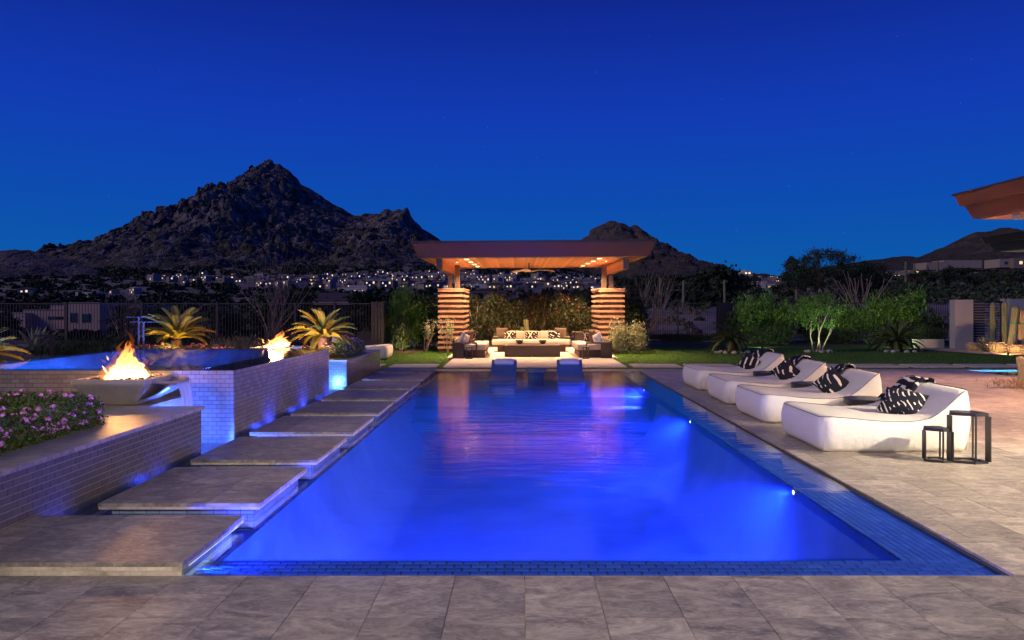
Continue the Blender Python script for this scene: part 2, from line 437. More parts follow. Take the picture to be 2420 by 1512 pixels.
M_LEAF = mat('green_leaf', (.10, .21, .03), .6, var=.4, spec=.35)
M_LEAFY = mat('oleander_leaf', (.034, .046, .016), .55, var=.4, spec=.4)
M_LEAFP = mat('silver_leaf', (.26, .27, .15), .7, var=.3)
M_LAVL = mat('lantana_leaf', (.10, .15, .03), .65, var=.45, spec=.3)
M_FLOW = mat('lantana_bloom', (.88, .33, .66), .7, var=.3)
M_FLOWP = mat('pink_bloom', (.70, .22, .34), .7, var=.3)
M_FLOWR = mat('red_bloom', (.65, .10, .05), .7, var=.3)
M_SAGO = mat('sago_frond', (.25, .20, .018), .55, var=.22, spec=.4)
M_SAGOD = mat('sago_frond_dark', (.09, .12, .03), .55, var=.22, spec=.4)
M_AGAVE = mat('agave_leaf', (.22, .23, .17), .6, var=.12, namt=.3, nscale=6)
M_CACT = mat('cactus_skin', (.15, .17, .08), .75, namt=.4, nscale=7, ncol=(.22, .18, .09))
M_CACTW = mat('woolly_cactus', (.42, .36, .22), .9, namt=.6, nscale=22, ncol=(.24, .18, .09), bump=1, bscale=60)
M_SPINE = mat('cactus_spine', (.6, .42, .28), .8)
M_TIE = mat('green_tie', (.01, .25, .10), .5)
M_SOFA = mat('sofa_cushion', (.52, .44, .37), .9, spec=.15)
M_BRPIL = mat('brown_pillow_fabric', (.11, .075, .055), .9, spec=.15)
M_WICK = mat('brown_wicker', (.075, .047, .035), .6, bump=.5, bscale=160)
M_TBLUE = mat('pool_furniture_resin', (.045, .09, .27), .35)
M_PILB = mat('head_pillow_fabric', (.42, .47, .60), .8)
M_PEBBLE = mat('white_river_rock', (.52, .48, .44), .8, var=.3)
M_COPPER = mat('scupper_metal', (.45, .40, .38), .3, metal=.6)

def pattern_mat(name, scale, thr=.53, dist=2.2, rot=.4, letter=False, dark=(.012, .013, .022), light=(.62, .56, .50)):
    m = bpy.data.materials.new(name); m.use_nodes = True; n = m.node_tree; b = n.nodes['Principled BSDF']; L = n.links
    b.inputs['Roughness'].default_value = .9; b.inputs['Specular IOR Level'].default_value = .15
    tc = n.nodes.new('ShaderNodeTexCoord'); mp = n.nodes.new('ShaderNodeMapping'); L.new(tc.outputs['Object'], mp.inputs[0]); mp.inputs['Rotation'].default_value = (rot*.5, rot, rot)
    wv = n.nodes.new('ShaderNodeTexWave'); wv.inputs['Scale'].default_value = scale; wv.inputs['Distortion'].default_value = dist; wv.inputs['Detail'].default_value = 1.5; wv.inputs['Detail Scale'].default_value = .8
    L.new(mp.outputs[0], wv.inputs['Vector'])
    no = n.nodes.new('ShaderNodeTexNoise'); no.inputs['Scale'].default_value = scale*2.4; no.inputs['Detail'].default_value = 0; L.new(mp.outputs[0], no.inputs['Vector'])
    g1 = n.nodes.new('ShaderNodeMath'); g1.operation = 'GREATER_THAN'; g1.inputs[1].default_value = .80; L.new(wv.outputs['Fac'], g1.inputs[0])
    g2 = n.nodes.new('ShaderNodeMath'); g2.operation = 'GREATER_THAN'; g2.inputs[1].default_value = thr+.03; L.new(no.outputs['Fac'], g2.inputs[0])
    mu = n.nodes.new('ShaderNodeMath'); mu.operation = 'MULTIPLY'; L.new(g1.outputs[0], mu.inputs[0]); L.new(g2.outputs[0], mu.inputs[1]); fac = mu.outputs[0]
    if letter:
        sp = n.nodes.new('ShaderNodeSeparateXYZ'); L.new(tc.outputs['Object'], sp.inputs[0])
        ax = n.nodes.new('ShaderNodeMath'); ax.operation = 'ADD'; ax.inputs[1].default_value = .04; L.new(sp.outputs['X'], ax.inputs[0])
        a1 = n.nodes.new('ShaderNodeMath'); a1.operation = 'ABSOLUTE'; L.new(ax.outputs[0], a1.inputs[0])
        a2 = n.nodes.new('ShaderNodeMath'); a2.operation = 'ABSOLUTE'; L.new(sp.outputs['Z'], a2.inputs[0])
        k = n.nodes.new('ShaderNodeMath'); k.operation = 'MULTIPLY'; k.inputs[1].default_value = .62; L.new(a2.outputs[0], k.inputs[0])
        d = n.nodes.new('ShaderNodeMath'); d.operation = 'SUBTRACT'; L.new(a1.outputs[0], d.inputs[0]); L.new(k.outputs[0], d.inputs[1])
        e = n.nodes.new('ShaderNodeMath'); e.operation = 'ABSOLUTE'; L.new(d.outputs[0], e.inputs[0])
        l1 = n.nodes.new('ShaderNodeMath'); l1.operation = 'LESS_THAN'; l1.inputs[1].default_value = .02; L.new(e.outputs[0], l1.inputs[0])
        l2 = n.nodes.new('ShaderNodeMath'); l2.operation = 'LESS_THAN'; l2.inputs[1].default_value = .12; L.new(a2.outputs[0], l2.inputs[0])
        xx = n.nodes.new('ShaderNodeMath'); xx.operation = 'MULTIPLY'; L.new(l1.outputs[0], xx.inputs[0]); L.new(l2.outputs[0], xx.inputs[1])
        # strokes only away from the letter
        g3 = n.nodes.new('ShaderNodeMath'); g3.operation = 'GREATER_THAN'; g3.inputs[1].default_value = .11; L.new(a1.outputs[0], g3.inputs[0])
        m3 = n.nodes.new('ShaderNodeMath'); m3.operation = 'MULTIPLY'; L.new(fac, m3.inputs[0]); L.new(g3.outputs[0], m3.inputs[1])
        mxx = n.nodes.new('ShaderNodeMath'); mxx.operation = 'MAXIMUM'; L.new(xx.outputs[0], mxx.inputs[0]); L.new(m3.outputs[0], mxx.inputs[1]); fac = mxx.outputs[0]
    mx = n.nodes.new('ShaderNodeMixRGB'); L.new(fac, mx.inputs[0]); mx.inputs[1].default_value = (*dark, 1); mx.inputs[2].default_value = (*light, 1)
    L.new(mx.outputs[0], b.inputs['Base Color']); return m
M_PAT = [pattern_mat('pillow_print_a', 6.5, .46, 6, .5), pattern_mat('pillow_print_b', 4.5, .45, 7.5, 1.1), pattern_mat('pillow_print_c', 5.0, .46, 7, 1.9), pattern_mat('pillow_print_d', 3.2, .38, 1.0, .2)]
M_THROW = pattern_mat('throw_print', 2.8, .45, 6.5, .9)
M_THROWS = pattern_mat('striped_throw', 3.2, .35, .5, 0)
M_PATX = pattern_mat('letter_pillow_print', 5.0, .45, 3, .8, True, dark=(.03, .02, .015), light=(.62, .52, .42))
M_PATW = pattern_mat('pale_pillow_print', 3.0, .5, 3, .8, dark=(.55, .55, .58), light=(.30, .27, .25))

def water_mat(name, tint, bscale=3.2, bstr=.25, rough=.06, bdist=.05, ior=1.33):
    m = bpy.data.materials.new(name); m.use_nodes = True; n = m.node_tree; L = n.links; n.nodes.clear()
    o = n.nodes.new('ShaderNodeOutputMaterial'); t = n.nodes.new('ShaderNodeBsdfTransparent'); t.inputs[0].default_value = (*tint, 1)
    g = n.nodes.new('ShaderNodeBsdfGlossy'); g.inputs['Roughness'].default_value = rough
    fr = n.nodes.new('ShaderNodeFresnel'); ge = n.nodes.new('ShaderNodeNewGeometry')
    mi = n.nodes.new('ShaderNodeMapRange'); mi.inputs[3].default_value = ior; mi.inputs[4].default_value = 1/ior; L.new(ge.outputs['Backfacing'], mi.inputs[0]); L.new(mi.outputs[0], fr.inputs['IOR']); no = n.nodes.new('ShaderNodeTexNoise'); no.inputs['Scale'].default_value = bscale; no.inputs['Detail'].default_value = 3; no.inputs['Distortion'].default_value = .6
    mp = n.nodes.new('ShaderNodeMapping'); mp.inputs['Scale'].default_value = (.45, 1.5, 1); L.new(ge.outputs['Position'], mp.inputs[0]); L.new(mp.outputs[0], no.inputs['Vector'])
    bu = n.nodes.new('ShaderNodeBump'); bu.inputs['Strength'].default_value = bstr; bu.inputs['Distance'].default_value = bdist
    L.new(no.outputs['Fac'], bu.inputs['Height']); L.new(bu.outputs[0], g.inputs['Normal']); L.new(bu.outputs[0], fr.inputs['Normal'])
    mx = n.nodes.new('ShaderNodeMixShader'); L.new(fr.outputs[0], mx.inputs[0]); L.new(t.outputs[0], mx.inputs[1]); L.new(g.outputs[0], mx.inputs[2])
    L.new(mx.outputs[0], o.inputs[0]); return m
M_WATER = water_mat('pool_water', (.72, .86, 1.0), 2.0, .12, .05)
M_SPAW = water_mat('spa_water', (.75, .9, 1.0), 3, .04, .03)

def emis(name, c, s):
    m = bpy.data.materials.new(name); m.use_nodes = True; n = m.node_tree; n.nodes.clear(); o = n.nodes.new('ShaderNodeOutputMaterial'); e = n.nodes.new('ShaderNodeEmission')
    e.inputs[0].default_value = (*c, 1); e.inputs[1].default_value = s; n.links.new(e.outputs[0], o.inputs[0]); return m
M_BULB = emis('warm_lens', (1, .70, .38), 9)
M_POOLLENS = emis('pool_light_lens', (.45, .6, 1), 14)
M_BLUELENS = emis('blue_strip_lens', (.5, .65, 1), 2.2)

# ------------------------------------------------------------------ terrain
def sst(a, b, x): 
    t = np.clip((x-a)/(b-a), 0, 1); return t*t*(3-2*t)
def terr(X, Y):
    X = np.asarray(X, float); Y = np.asarray(Y, float); az = X/np.maximum(Y, 1)
    TL = np.interp(Y, [28, 34, 60, 100, 150, 300, 900, 1600, 4000], [-.06, -.3, -1.6, -3.6, -3.8, 2, 47, 60, 60])
    TR = np.interp(Y, [28, 34, 45, 60, 100, 200, 300, 400, 900, 1600, 4000], [0, .05, .7, 1.6, 3.0, 5.5, 10, 18, 46, 60, 60])
    TM = np.interp(Y, [28, 34, 45, 60, 100, 200, 300, 900, 1600, 4000], [0, .05, .6, 1.2, 1.8, 2.4, 3.2, 34, 50, 50])
    r = sst(.02, .14, az); r2 = sst(.34, .50, az)
    return TL*(1-r) + r*(TM*(1-r2) + TR*r2)
def val_noise(x, y, seed=0):
    xi = np.floor(x).astype(np.int64); yi = np.floor(y).astype(np.int64); fx = x-xi; fy = y-yi; fx = fx*fx*(3-2*fx); fy = fy*fy*(3-2*fy)
    def h(a, b):
        n = (a*374761393 + b*668265263 + seed*974711) & 0x7fffffff; n = ((n ^ (n >> 13))*1274126177) & 0x7fffffff; return ((n ^ (n >> 16)) & 0xffff)/65535.
    return (h(xi, yi)*(1-fx)+h(xi+1, yi)*fx)*(1-fy) + (h(xi, yi+1)*(1-fx)+h(xi+1, yi+1)*fx)*fy
def fbm(x, y, seed=0, o=4):
    s = 0; a = .5
    for k in range(o): s = s + a*val_noise(x*2**k, y*2**k, seed+k); a *= .5
    return s
def worley(x, y, seed=0):
    xi = np.floor(x).astype(np.int64); yi = np.floor(y).astype(np.int64); best = np.full(x.shape, 9.); cell = np.zeros(x.shape)
    for dx in (-1, 0, 1):
        for dy in (-1, 0, 1):
            a = xi+dx; b = yi+dy
            n = (a*374761393 + b*668265263 + seed*1013904223) & 0x7fffffff; n = ((n ^ (n >> 13))*1274126177) & 0x7fffffff; n = n ^ (n >> 16)
            px = a + (n & 1023)/1023.; py = b + ((n >> 10) & 1023)/1023.; d = (x-px)**2 + (y-py)**2
            m = d < best; best = np.where(m, d, best); cell = np.where(m, ((n >> 5) & 255)/255., cell)
    return np.sqrt(best), cell
nU, nV = 170, 110
azs = np.linspace(-1.5, 1.5, nU); ys = 33*np.exp(np.linspace(0, math.log(4200/33), nV))
AZ, YY = np.meshgrid(azs, ys); XX = AZ*YY
ZZ = terr(XX, YY) + (fbm(XX/9, YY/9, 3)-.47)*np.clip((YY-36)/40, 0, 1)*.9 + (fbm(XX/60, YY/60, 5)-.47)*np.clip((YY-60)/200, 0, 1)*4
idx = np.arange(nU*nV).reshape(nV, nU)
Fq = np.stack([idx[:-1, :-1], idx[:-1, 1:], idx[1:, 1:], idx[1:, :-1]], -1).reshape(-1, 4)
link('desert_terrain', np_mesh('desert_terrain', np.stack([XX, YY, ZZ], -1).reshape(-1, 3), Fq, M_DESERT, True), kind='structure')

def rock_mat(name, c, veg, vs, vamt):
    m = bpy.data.materials.new(name); m.use_nodes = True; n = m.node_tree; b = n.nodes['Principled BSDF']; L = n.links
    b.inputs['Roughness'].default_value = .95; b.inputs['Specular IOR Level'].default_value = .1
    ge = n.nodes.new('ShaderNodeNewGeometry')
    n1 = n.nodes.new('ShaderNodeTexNoise'); n1.inputs['Scale'].default_value = .05; n1.inputs['Detail'].default_value = 8; L.new(ge.outputs['Position'], n1.inputs['Vector'])
    r1 = n.nodes.new('ShaderNodeValToRGB'); L.new(n1.outputs['Fac'], r1.inputs[0]); e = r1.color_ramp.elements
    e[0].position = .35; e[0].color = (*tuple(x*.55 for x in c), 1); e[1].position = .66; e[1].color = (*tuple(x*1.35 for x in c), 1)
    n2 = n.nodes.new('ShaderNodeTexNoise'); n2.inputs['Scale'].default_value = vs; n2.inputs['Detail'].default_value = 7; n2.inputs['Roughness'].default_value = .7; L.new(ge.outputs['Position'], n2.inputs['Vector'])
    r2 = n.nodes.new('ShaderNodeMapRange'); r2.inputs[1].default_value = .47; r2.inputs[2].default_value = .56; r2.inputs[4].default_value = vamt; L.new(n2.outputs['Fac'], r2.inputs[0])
    sz_ = n.nodes.new('ShaderNodeSeparateXYZ'); L.new(ge.outputs['Position'], sz_.inputs[0]); hm = n.nodes.new('ShaderNodeMapRange'); L.new(sz_.outputs['Z'], hm.inputs[0])
    hm.inputs[1].default_value = 30; hm.inputs[2].default_value = 130; hm.inputs[3].default_value = .10; hm.inputs[4].default_value = 0
    av = n.nodes.new('ShaderNodeMath'); av.operation = 'ADD'; L.new(n2.outputs['Fac'], av.inputs[0]); L.new(hm.outputs[0], av.inputs[1]); L.new(av.outputs[0], r2.inputs[0])
    mx = n.nodes.new('ShaderNodeMixRGB'); L.new(r2.outputs[0], mx.inputs[0]); L.new(r1.outputs[0], mx.inputs[1]); mx.inputs[2].default_value = (*veg, 1)
    L.new(mx.outputs[0], b.inputs['Base Color'])
    n3 = n.nodes.new('ShaderNodeTexNoise'); n3.inputs['Scale'].default_value = .25; n3.inputs['Detail'].default_value = 6; L.new(ge.outputs['Position'], n3.inputs['Vector'])
    bu = n.nodes.new('ShaderNodeBump'); bu.inputs['Strength'].default_value = .8; bu.inputs['Distance'].default_value = 3; L.new(n3.outputs['Fac'], bu.inputs['Height']); L.new(bu.outputs[0], b.inputs['Normal'])
    return m
M_ROCK = rock_mat('granite_slope', (.165, .14, .14), (.030, .032, .020), .07, .75)
M_ROCK2 = rock_mat('distant_slope', (.14, .11, .105), (.030, .030, .018), .05, .8)

def mountain(name, ridge, Yr, Yb, nu, nv, zb, bould, seed, m, power=1.1, gully=.22):
    rx = np.array([p[0] for p in ridge], float); ry = np.array([p[1] for p in ridge], float)
    px = np.linspace(rx[0], rx[-1], nu); py = np.interp(px, rx, ry)
    zr = CAMH + (CYD-py)/F_D*Yr; X0 = (px-CXD)/F_D*Yr
    t = np.concatenate([np.linspace(-.5, -.06, 10), np.linspace(0, 1, nv)])
    T, X = np.meshgrid(t, X0, indexing='ij'); ZR = np.broadcast_to(zr, T.shape)
    Y = Yr - T*(Yr-Yb)*(.90+.32*(fbm(X/120, X*0+seed, seed+4, 3)))
    tt = np.clip(np.abs(T), 0, 1)
    # spurs that wander sideways down the slope
    sm = np.convolve(np.pad(zr, 30, mode='edge'), np.ones(61)/61, 'valid')
    ZS = np.broadcast_to(sm, T.shape); k = sst(0, .25, tt); ZR2 = ZR*(1-k) + ZS*k
    z = zb + (ZR2-zb)*(1-tt)**power
    gl = np.abs(fbm(X/170 + T*.5, Y/520, seed, 3)-.47)*2
    z = z - gully*(ZR2-zb)*gl*np.sin(np.pi*np.clip(tt, 0, 1))**.8
    hgt = np.clip((z-zb)/60, 0.45, 1.1)
    for sc_, am in bould:
        w, c = worley(X/sc_ + fbm(X/sc_/2, Y/sc_/2, seed)*.7, (Y*.62+z*.75)/sc_, seed+int(sc_))
        dome = np.sqrt(np.clip(1-(w/.72)**2, 0, 1))*(.25+c*c*1.0)
        patch = sst(.34, .60, fbm(X/130, Y/130, seed+9, 3))*.55+.45
        d = am*dome*hgt*patch*(1 if am < 6 else (1-.35*tt))
        z = z + (d*.75 - am*.22*hgt)*np.clip(.25+tt*5, 0, 1); Y = Y - d*.6
    idx = np.arange(T.size).reshape(T.shape)
    Fq = np.stack([idx[:-1, :-1], idx[1:, :-1], idx[1:, 1:], idx[:-1, 1:]], -1).reshape(-1, 4)
    o = link(name, np_mesh(name, np.stack([X, Y, z], -1).reshape(-1, 3), Fq, m, False), kind='structure')
    return o
M1R = [(60,640),(140,607),(160,603),(180,598),(196,592),(215,589),(235,580),(260,577),(275,566),(300,556),(318,541),(345,534),(362,531),(375,523),(390,518),(405,512),(418,503),(430,496),(438,487),(455,484),(470,474),(490,466),(505,452),(530,443),(545,436),(553,427),(568,420),(580,417),(588,409),(594,406),(597,393),(601,392),(604,398),(612,398),(618,390),(625,387),(629,386),(631,377),(637,375),(645,377),(648,386),(656,388),(664,389),(672,396),(681,400),(690,407),(695,415),(706,423),(712,434),(722,440),(738,447),(748,455),(760,461),(770,470),(785,479),(800,487),(812,493),(822,500),(838,507),(855,508),(870,505),(886,505),(897,504),(905,498),(911,494),(918,493),(926,498),(936,497),(944,494),(952,495),(958,489),(963,489),(968,498),(972,510),(980,521),(992,531),(1000,541),(1018,552),(1040,566),(1080,582),(1130,602),(1200,622),(1300,642)]
mountain('granite_mountain', M1R, 1350, 780, 900, 300, 24, [(40, 17), (21, 14), (11, 9), (6.5, 5)], 3, M_ROCK, 1.12, .25)
M0R = [(-400,560),(-250,580),(-120,592),(-60,596),(0,597),(14,592),(35,590),(55,591),(72,590),(92,596),(108,600),(125,607),(150,612),(175,622),(210,632),(260,648),(330,668),(400,690)]
M_ROCK0 = rock_mat('boulder_slope', (.17, .135, .13), (.035, .036, .024), .09, .45)
mountain('boulder_hill', M0R, 620, 400, 420, 130, 6, [(22, 10), (11, 7), (6, 4)], 11, M_ROCK0, 1.0, .15)
M2R = [(1180,655),(1250,640),(1300,612),(1340,592),(1365,570),(1378,561),(1390,556),(1394,543),(1405,537),(1418,531),(1428,528),(1440,521),(1450,521),(1460,526),(1472,529),(1486,537),(1496,532),(1504,534),(1515,544),(1530,556),(1545,566),(1556,575),(1570,578),(1585,590),(1600,597),(1612,598),(1625,607),(1645,617),(1670,629),(1690,632),(1720,641),(1780,650),(1850,660)]
mountain('distant_mountain', M2R, 1900, 1150, 520, 150, 28, [(48, 16), (24, 12), (13, 7)], 21, M_ROCK2, 1.1, .3)
M3R = [(1800,660),(1900,640),(2000,622),(2050,615),(2083,611),(2110,606),(2140,605),(2160,608),(2180,607),(2200,600),(2223,590),(2240,580),(2256,572),(2272,560),(2289,552),(2305,548),(2323,546),(2338,545),(2356,539),(2372,537),(2385,541),(2400,545),(2430,547),(2500,560),(2600,575),(2800,600)]
mountain('brown_hill', M3R, 800, 460, 430, 110, 22, [(18, 13), (9, 8), (5, 5)], 31, M_ROCK2, .95, .22)

# ------------------------------------------------------------------ deck
PX0 = .03; PW = .408; PD = .61
deck = MB()
PXR, PXI, PXL = 2.92, 2.45, -2.0       # pool: outer right, inner right, slab side
PY0, PYI, PY1 = 4.47, 4.81, 18.24
deck.box(-14, 14, -4, PY0-.012, -.3, -.028)
deck.box(PXR+.012, 11.03, PY0-.012, 18.84, -.3, -.028)
deck.box(11.03, 24, 4.47, 17.14, -.3, -.028); deck.box(11.03, 24, 18.58, 18.84, -.3, -.028)
deck.box(-3.5, PXR+.012, PY1+.012, 18.84, -.3, -.028)
deck.box(14, 24, -4, 4.47, -.3, -.028)
deck_o = ob('pool_deck', deck, M_GROUT, kind='structure')
bx = []
def lay(x0, x1, y0, y1, ox=PX0, oy=PY0, stag=False):
    j = math.floor((y0-oy)/PD + 1e-4)
    while oy + j*PD < y1 - .01:
        a, b = max(y0, oy+j*PD), min(y1, oy+(j+1)*PD); sh = (PW/2 if (stag and j % 2) else 0)
        i = math.floor((x0-ox-sh)/PW + 1e-4)
        while ox+sh+i*PW < x1 - .01:
            c, d = max(x0, ox+sh+i*PW), min(x1, ox+sh+(i+1)*PW)
            if b-a > .04 and d-c > .04:
                bx.append((((c+d)/2, (a+b)/2, -.014+rnd.uniform(-.0006,.0006)), (round(d-c-.004,3), round(b-a-.004,3), .028)))
            i += 1
        j += 1
lay(-6.0, 8.0, 1.4, PY0-.012); lay(PXR+.012, 11.03, PY0, 18.84, stag=True); lay(11.03, 14.5, 9, 17.14, stag=True); lay(11.03, 14.5, 18.58, 18.84)
lay(-3.5, PXR+.012, PY1+.012, 18.84)
pieces(deck_o, 'paver', M_PAV, bx, 300, 'paver_field')

# ------------------------------------------------------------------ pool
WZ = -.02
pool = MB()
q = pool.quad
# floor, steps and walls of the basin (plaster)
prof = [(PXL-.03, -.15)] + [(PXL-.03+.75*(1-math.cos(R(a))), -.15-.77*math.sin(R(a))) for a in range(8, 91, 8)] + [(0.2, -.925)] + [(PXI-.6*(1-math.cos(R(a))), -.045-.875*math.sin(R(a))) for a in range(88, 7, -8)] + [(PXI, -.045)]
COVE = MB().grid([[(x, y, z) for x, z in prof] for y in (PYI, 7, 9, 11, 13.4)])
stepY = [13.4, 13.85, 14.3, 14.75, PY1]; stepZ = [-.92, -.74, -.56, -.38, -.2]
for i in range(4):
    q((PXL-.03, stepY[i], stepZ[i]), (PXI, stepY[i], stepZ[i]), (PXI, stepY[i], stepZ[i+1]), (PXL-.03, stepY[i], stepZ[i+1]))
    q((PXL-.03, stepY[i], stepZ[i+1]), (PXI, stepY[i], stepZ[i+1]), (PXI, stepY[i+1], stepZ[i+1]), (PXL-.03, stepY[i+1], stepZ[i+1]))
q((PXI, 13.4, -.92), (PXI, 13.4, -.045), (PXI, PY1, -.045), (PXI, PY1, -.92))
q((PXL-.03, PYI, -.92), (PXI, PYI, -.92), (PXI, PYI, -.045), (PXL-.03, PYI, -.045))
q((PXL-.03, PY1, -.3), (PXI, PY1, -.3), (PXI, PY1, -.01), (PXL-.03, PY1, -.01))
q((PXL-.03, 13.4, -.92), (PXL-.03, PY1, -.92), (PXL-.03, PY1, -.15), (PXL-.03, 13.4, -.15))
# channel under the stepping slabs, notch and gap
q((-3.5, PYI, -.15), (PXL-.03, PYI, -.15), (PXL-.03, PY1, -.15), (-3.5, PY1, -.15))
q((-4.1, 8.32, -.5), (-3.5, 8.32, -.5), (-3.5, 9.25, -.5), (-4.1, 9.25, -.5))
q((-4.6, 13.88, -.5), (-3.5, 13.88, -.5), (-3.5, 15.3, -.5), (-4.6, 15.3, -.5))
# shelves of the wet edge
GB = MB().box(PXI+.001, PXR, PYI, PY1, -.3, -.040); GB.hexa([(PXL-.03, PY0, -.3), (PXR, PY0, -.3), (PXR, PYI-.001, -.3), (PXL-.03, PYI-.001, -.3)], [(PXL-.03, PY0, -.0475), (PXR, PY0, -.0475), (PXR, PYI-.001, -.0335), (PXL-.03, PYI-.001, -.0335)])
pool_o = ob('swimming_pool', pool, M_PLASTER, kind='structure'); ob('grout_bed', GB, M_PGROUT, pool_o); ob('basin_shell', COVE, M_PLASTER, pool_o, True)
bx = tile_flat(PXI, PXR-.02, PYI, PY1, -.038, 'y', .008, 0, .010) + tile_flat(PXL-.02, PXR-.02, PY0+.055, PYI, -.046, 'x', .010, -.014, .012)
for k in range(48):
    x = PXR - .02 - k*.103
    if x-.103 > PXL-.05: bx.append(((x-.0515, PY0+.028, -.030), (.098, .05, .024)))
M_BTILE = mat('blue_glass_tile', (.065, .12, .42), .16, var=.15, spec=.6)
pieces(pool_o, 'tile', M_BTILE, bx, 300, 'tile_field')
# dark drain slot round the wet edge
ob('drain_slot', MB().box(PXR-.018, PXR+.011, PY0-.011, PY1, -.2, -.016).box(PXL-.02, PXR-.018, PY0-.011, PY0+.003, -.2, -.016), M_GROUTD, pool_o)
wt = MB()
def wq(x0, x1, y0, y1, z=WZ): wt.quad((x0,y0,z),(x1,y0,z),(x1,y1,z),(x0,y1,z))
wq(-3.5, PXL-.035, PYI, PY1); wq(PXI-.004, PXR-.02, PYI, PY1); wq(PXL-.02, PXR-.02, PY0+.004, PYI+.001, WZ)
wq(-4.1, -3.5, 8.32, 9.25); wq(-4.6, -3.5, 13.88, 15.3)
_w = ob('water', wt, M_WATER, kind='structure')
for p_ in _w.data.polygons:
    if p_.normal.z < 0: p_.flip()
# the deep body of water: closed, faintly scattering
def add_volume(m, dens, col, aniso=.5, absb=0):
    n = m.node_tree; o = [x for x in n.nodes if x.type == 'OUTPUT_MATERIAL'][0]
    v = n.nodes.new('ShaderNodeVolumeScatter'); v.inputs['Density'].default_value = dens; v.inputs['Color'].default_value = (*col, 1); v.inputs['Anisotropy'].default_value = aniso
    if absb:
        a = n.nodes.new('ShaderNodeVolumeAbsorption'); a.inputs['Density'].default_value = absb; a.inputs['Color'].default_value = (.15, .45, 1, 1)
        d = n.nodes.new('ShaderNodeAddShader'); n.links.new(v.outputs[0], d.inputs[0]); n.links.new(a.outputs[0], d.inputs[1]); n.links.new(d.outputs[0], o.inputs['Volume'])
    else: n.links.new(v.outputs[0], o.inputs['Volume'])
M_WDEEP = water_mat('deep_pool_water', (.90, .95, 1.0), 3.0, .12, .05); add_volume(M_WDEEP, .16, (.07, .28, 1), .5, .04)
M_WSIDE = bpy.data.materials.new('water_side'); M_WSIDE.use_nodes = True; M_WSIDE.node_tree.nodes.clear()
_o = M_WSIDE.node_tree.nodes.new('ShaderNodeOutputMaterial'); _t = M_WSIDE.node_tree.nodes.new('ShaderNodeBsdfTransparent'); M_WSIDE.node_tree.links.new(_t.outputs[0], _o.inputs[0]); add_volume(M_WSIDE, .16, (.07, .28, 1), .5, .04)
dw = ob('deep_water', MB().box(PXL-.035, PXI-.004, PYI+.001, PY1, -.915, WZ), M_WDEEP, kind='structure')
dw.data.materials.append(M_WSIDE)
for p_ in dw.data.polygons:
    if p_.normal.z < .5: p_.material_index = 1

# pool lights (visible ones and those in the walls that face away)
BLUE = (.04, .070, 1.0)
def pool_light(x, y, z, nx, ny, e, label=None, ang=160, group='round lights in the pool wall', tex=True, col=BLUE, up=-.22):
    r_ = root('pool_light', label or ('pool light in the near pool wall' if ny == 1 and y < 5 else 'blue light under the stepping slabs' if y not in (8.33, 13.89) else 'blue light in the channel beside the spa'), 'pool light', (x, y, z), 0, group if label is None else None)
    rz = math.atan2(ny, nx)
    mb = MB().lathe([(.0, .0), (.022, .0), (.026, .006), (.015, .014), (0, .016)], n=16)
    o = link('lens', mb.mesh('lens', M_POOLLENS, True), r_, world=False); o.rotation_euler = (0, R(90), rz)
    mb = MB().lathe([(.027, 0), (.045, .0), (.045, .010), (.027, .012)], n=20)
    o = link('ring', mb.mesh('ring', M_STEEL, True), r_, world=False); o.rotation_euler = (0, R(90), rz)
    p = (x+nx*.06, y+ny*.06, z)
    lamp('SPOT', p, e, col, .05, (x+nx, y+ny, z+up), ang, .9, r_, tex, 'pool_lamp')
    return r_
for i, (y, lb) in enumerate(((6.70, 'bright pool light nearest the deck in the right pool wall'), (10.75, 'bright pool light in the right pool wall beside the second nearest lounger'), (14.75, 'farthest bright pool light in the right pool wall by the tanning ledge'))):
    pool_light(PXI-.003, y, -.065, -1, 0, 800, lb)
for x in (-1.45, -.3): pool_light(x, PYI+.003, -.36, 0, 1, 900)
sl = root('added_strip_light', 'hidden blue light strip added under the lip of the nearest stepping slab', 'strip light', (-2.03, 4.9, .012))  # hidden strip and spots added for the blue glow on the wet-edge tiles
ob('lens', MB().box(-2.045, -2.015, 4.6, 5.4, .010, .018), M_BLUELENS, sl)
lamp('SPOT', (-2.03, 4.66, .006), 900, (.02, .06, 1), .02, (.6, 4.62, -.03), 55, .9, sl, name='tile_fill_lamp')
lamp('SPOT', (-2.01, 5.3, .004), 500, (.02, .06, 1), .02, (-.4, 4.6, -.03), 60, .9, sl, name='tile_fill_lamp')
# channel glow at the notch and gap
pool_light(-3.75, 8.33, -.12, 0, 1, 330, ang=170, tex=False, col=(.07, .16, 1), up=.5)
pool_light(-4.0, 13.89, -.12, 0, 1, 420, ang=170, tex=False, col=(.14, .34, 1), up=.4)
for y in (10.55, 12.2, 13.8): pool_light(-3.26, y, -.10, -1, 0, 22, tex=False, up=1.2)
for y in (5.65, 7.3, 8.9): pool_light(-3.26, y, -.10, -1, 0, 6, tex=False, up=.4)

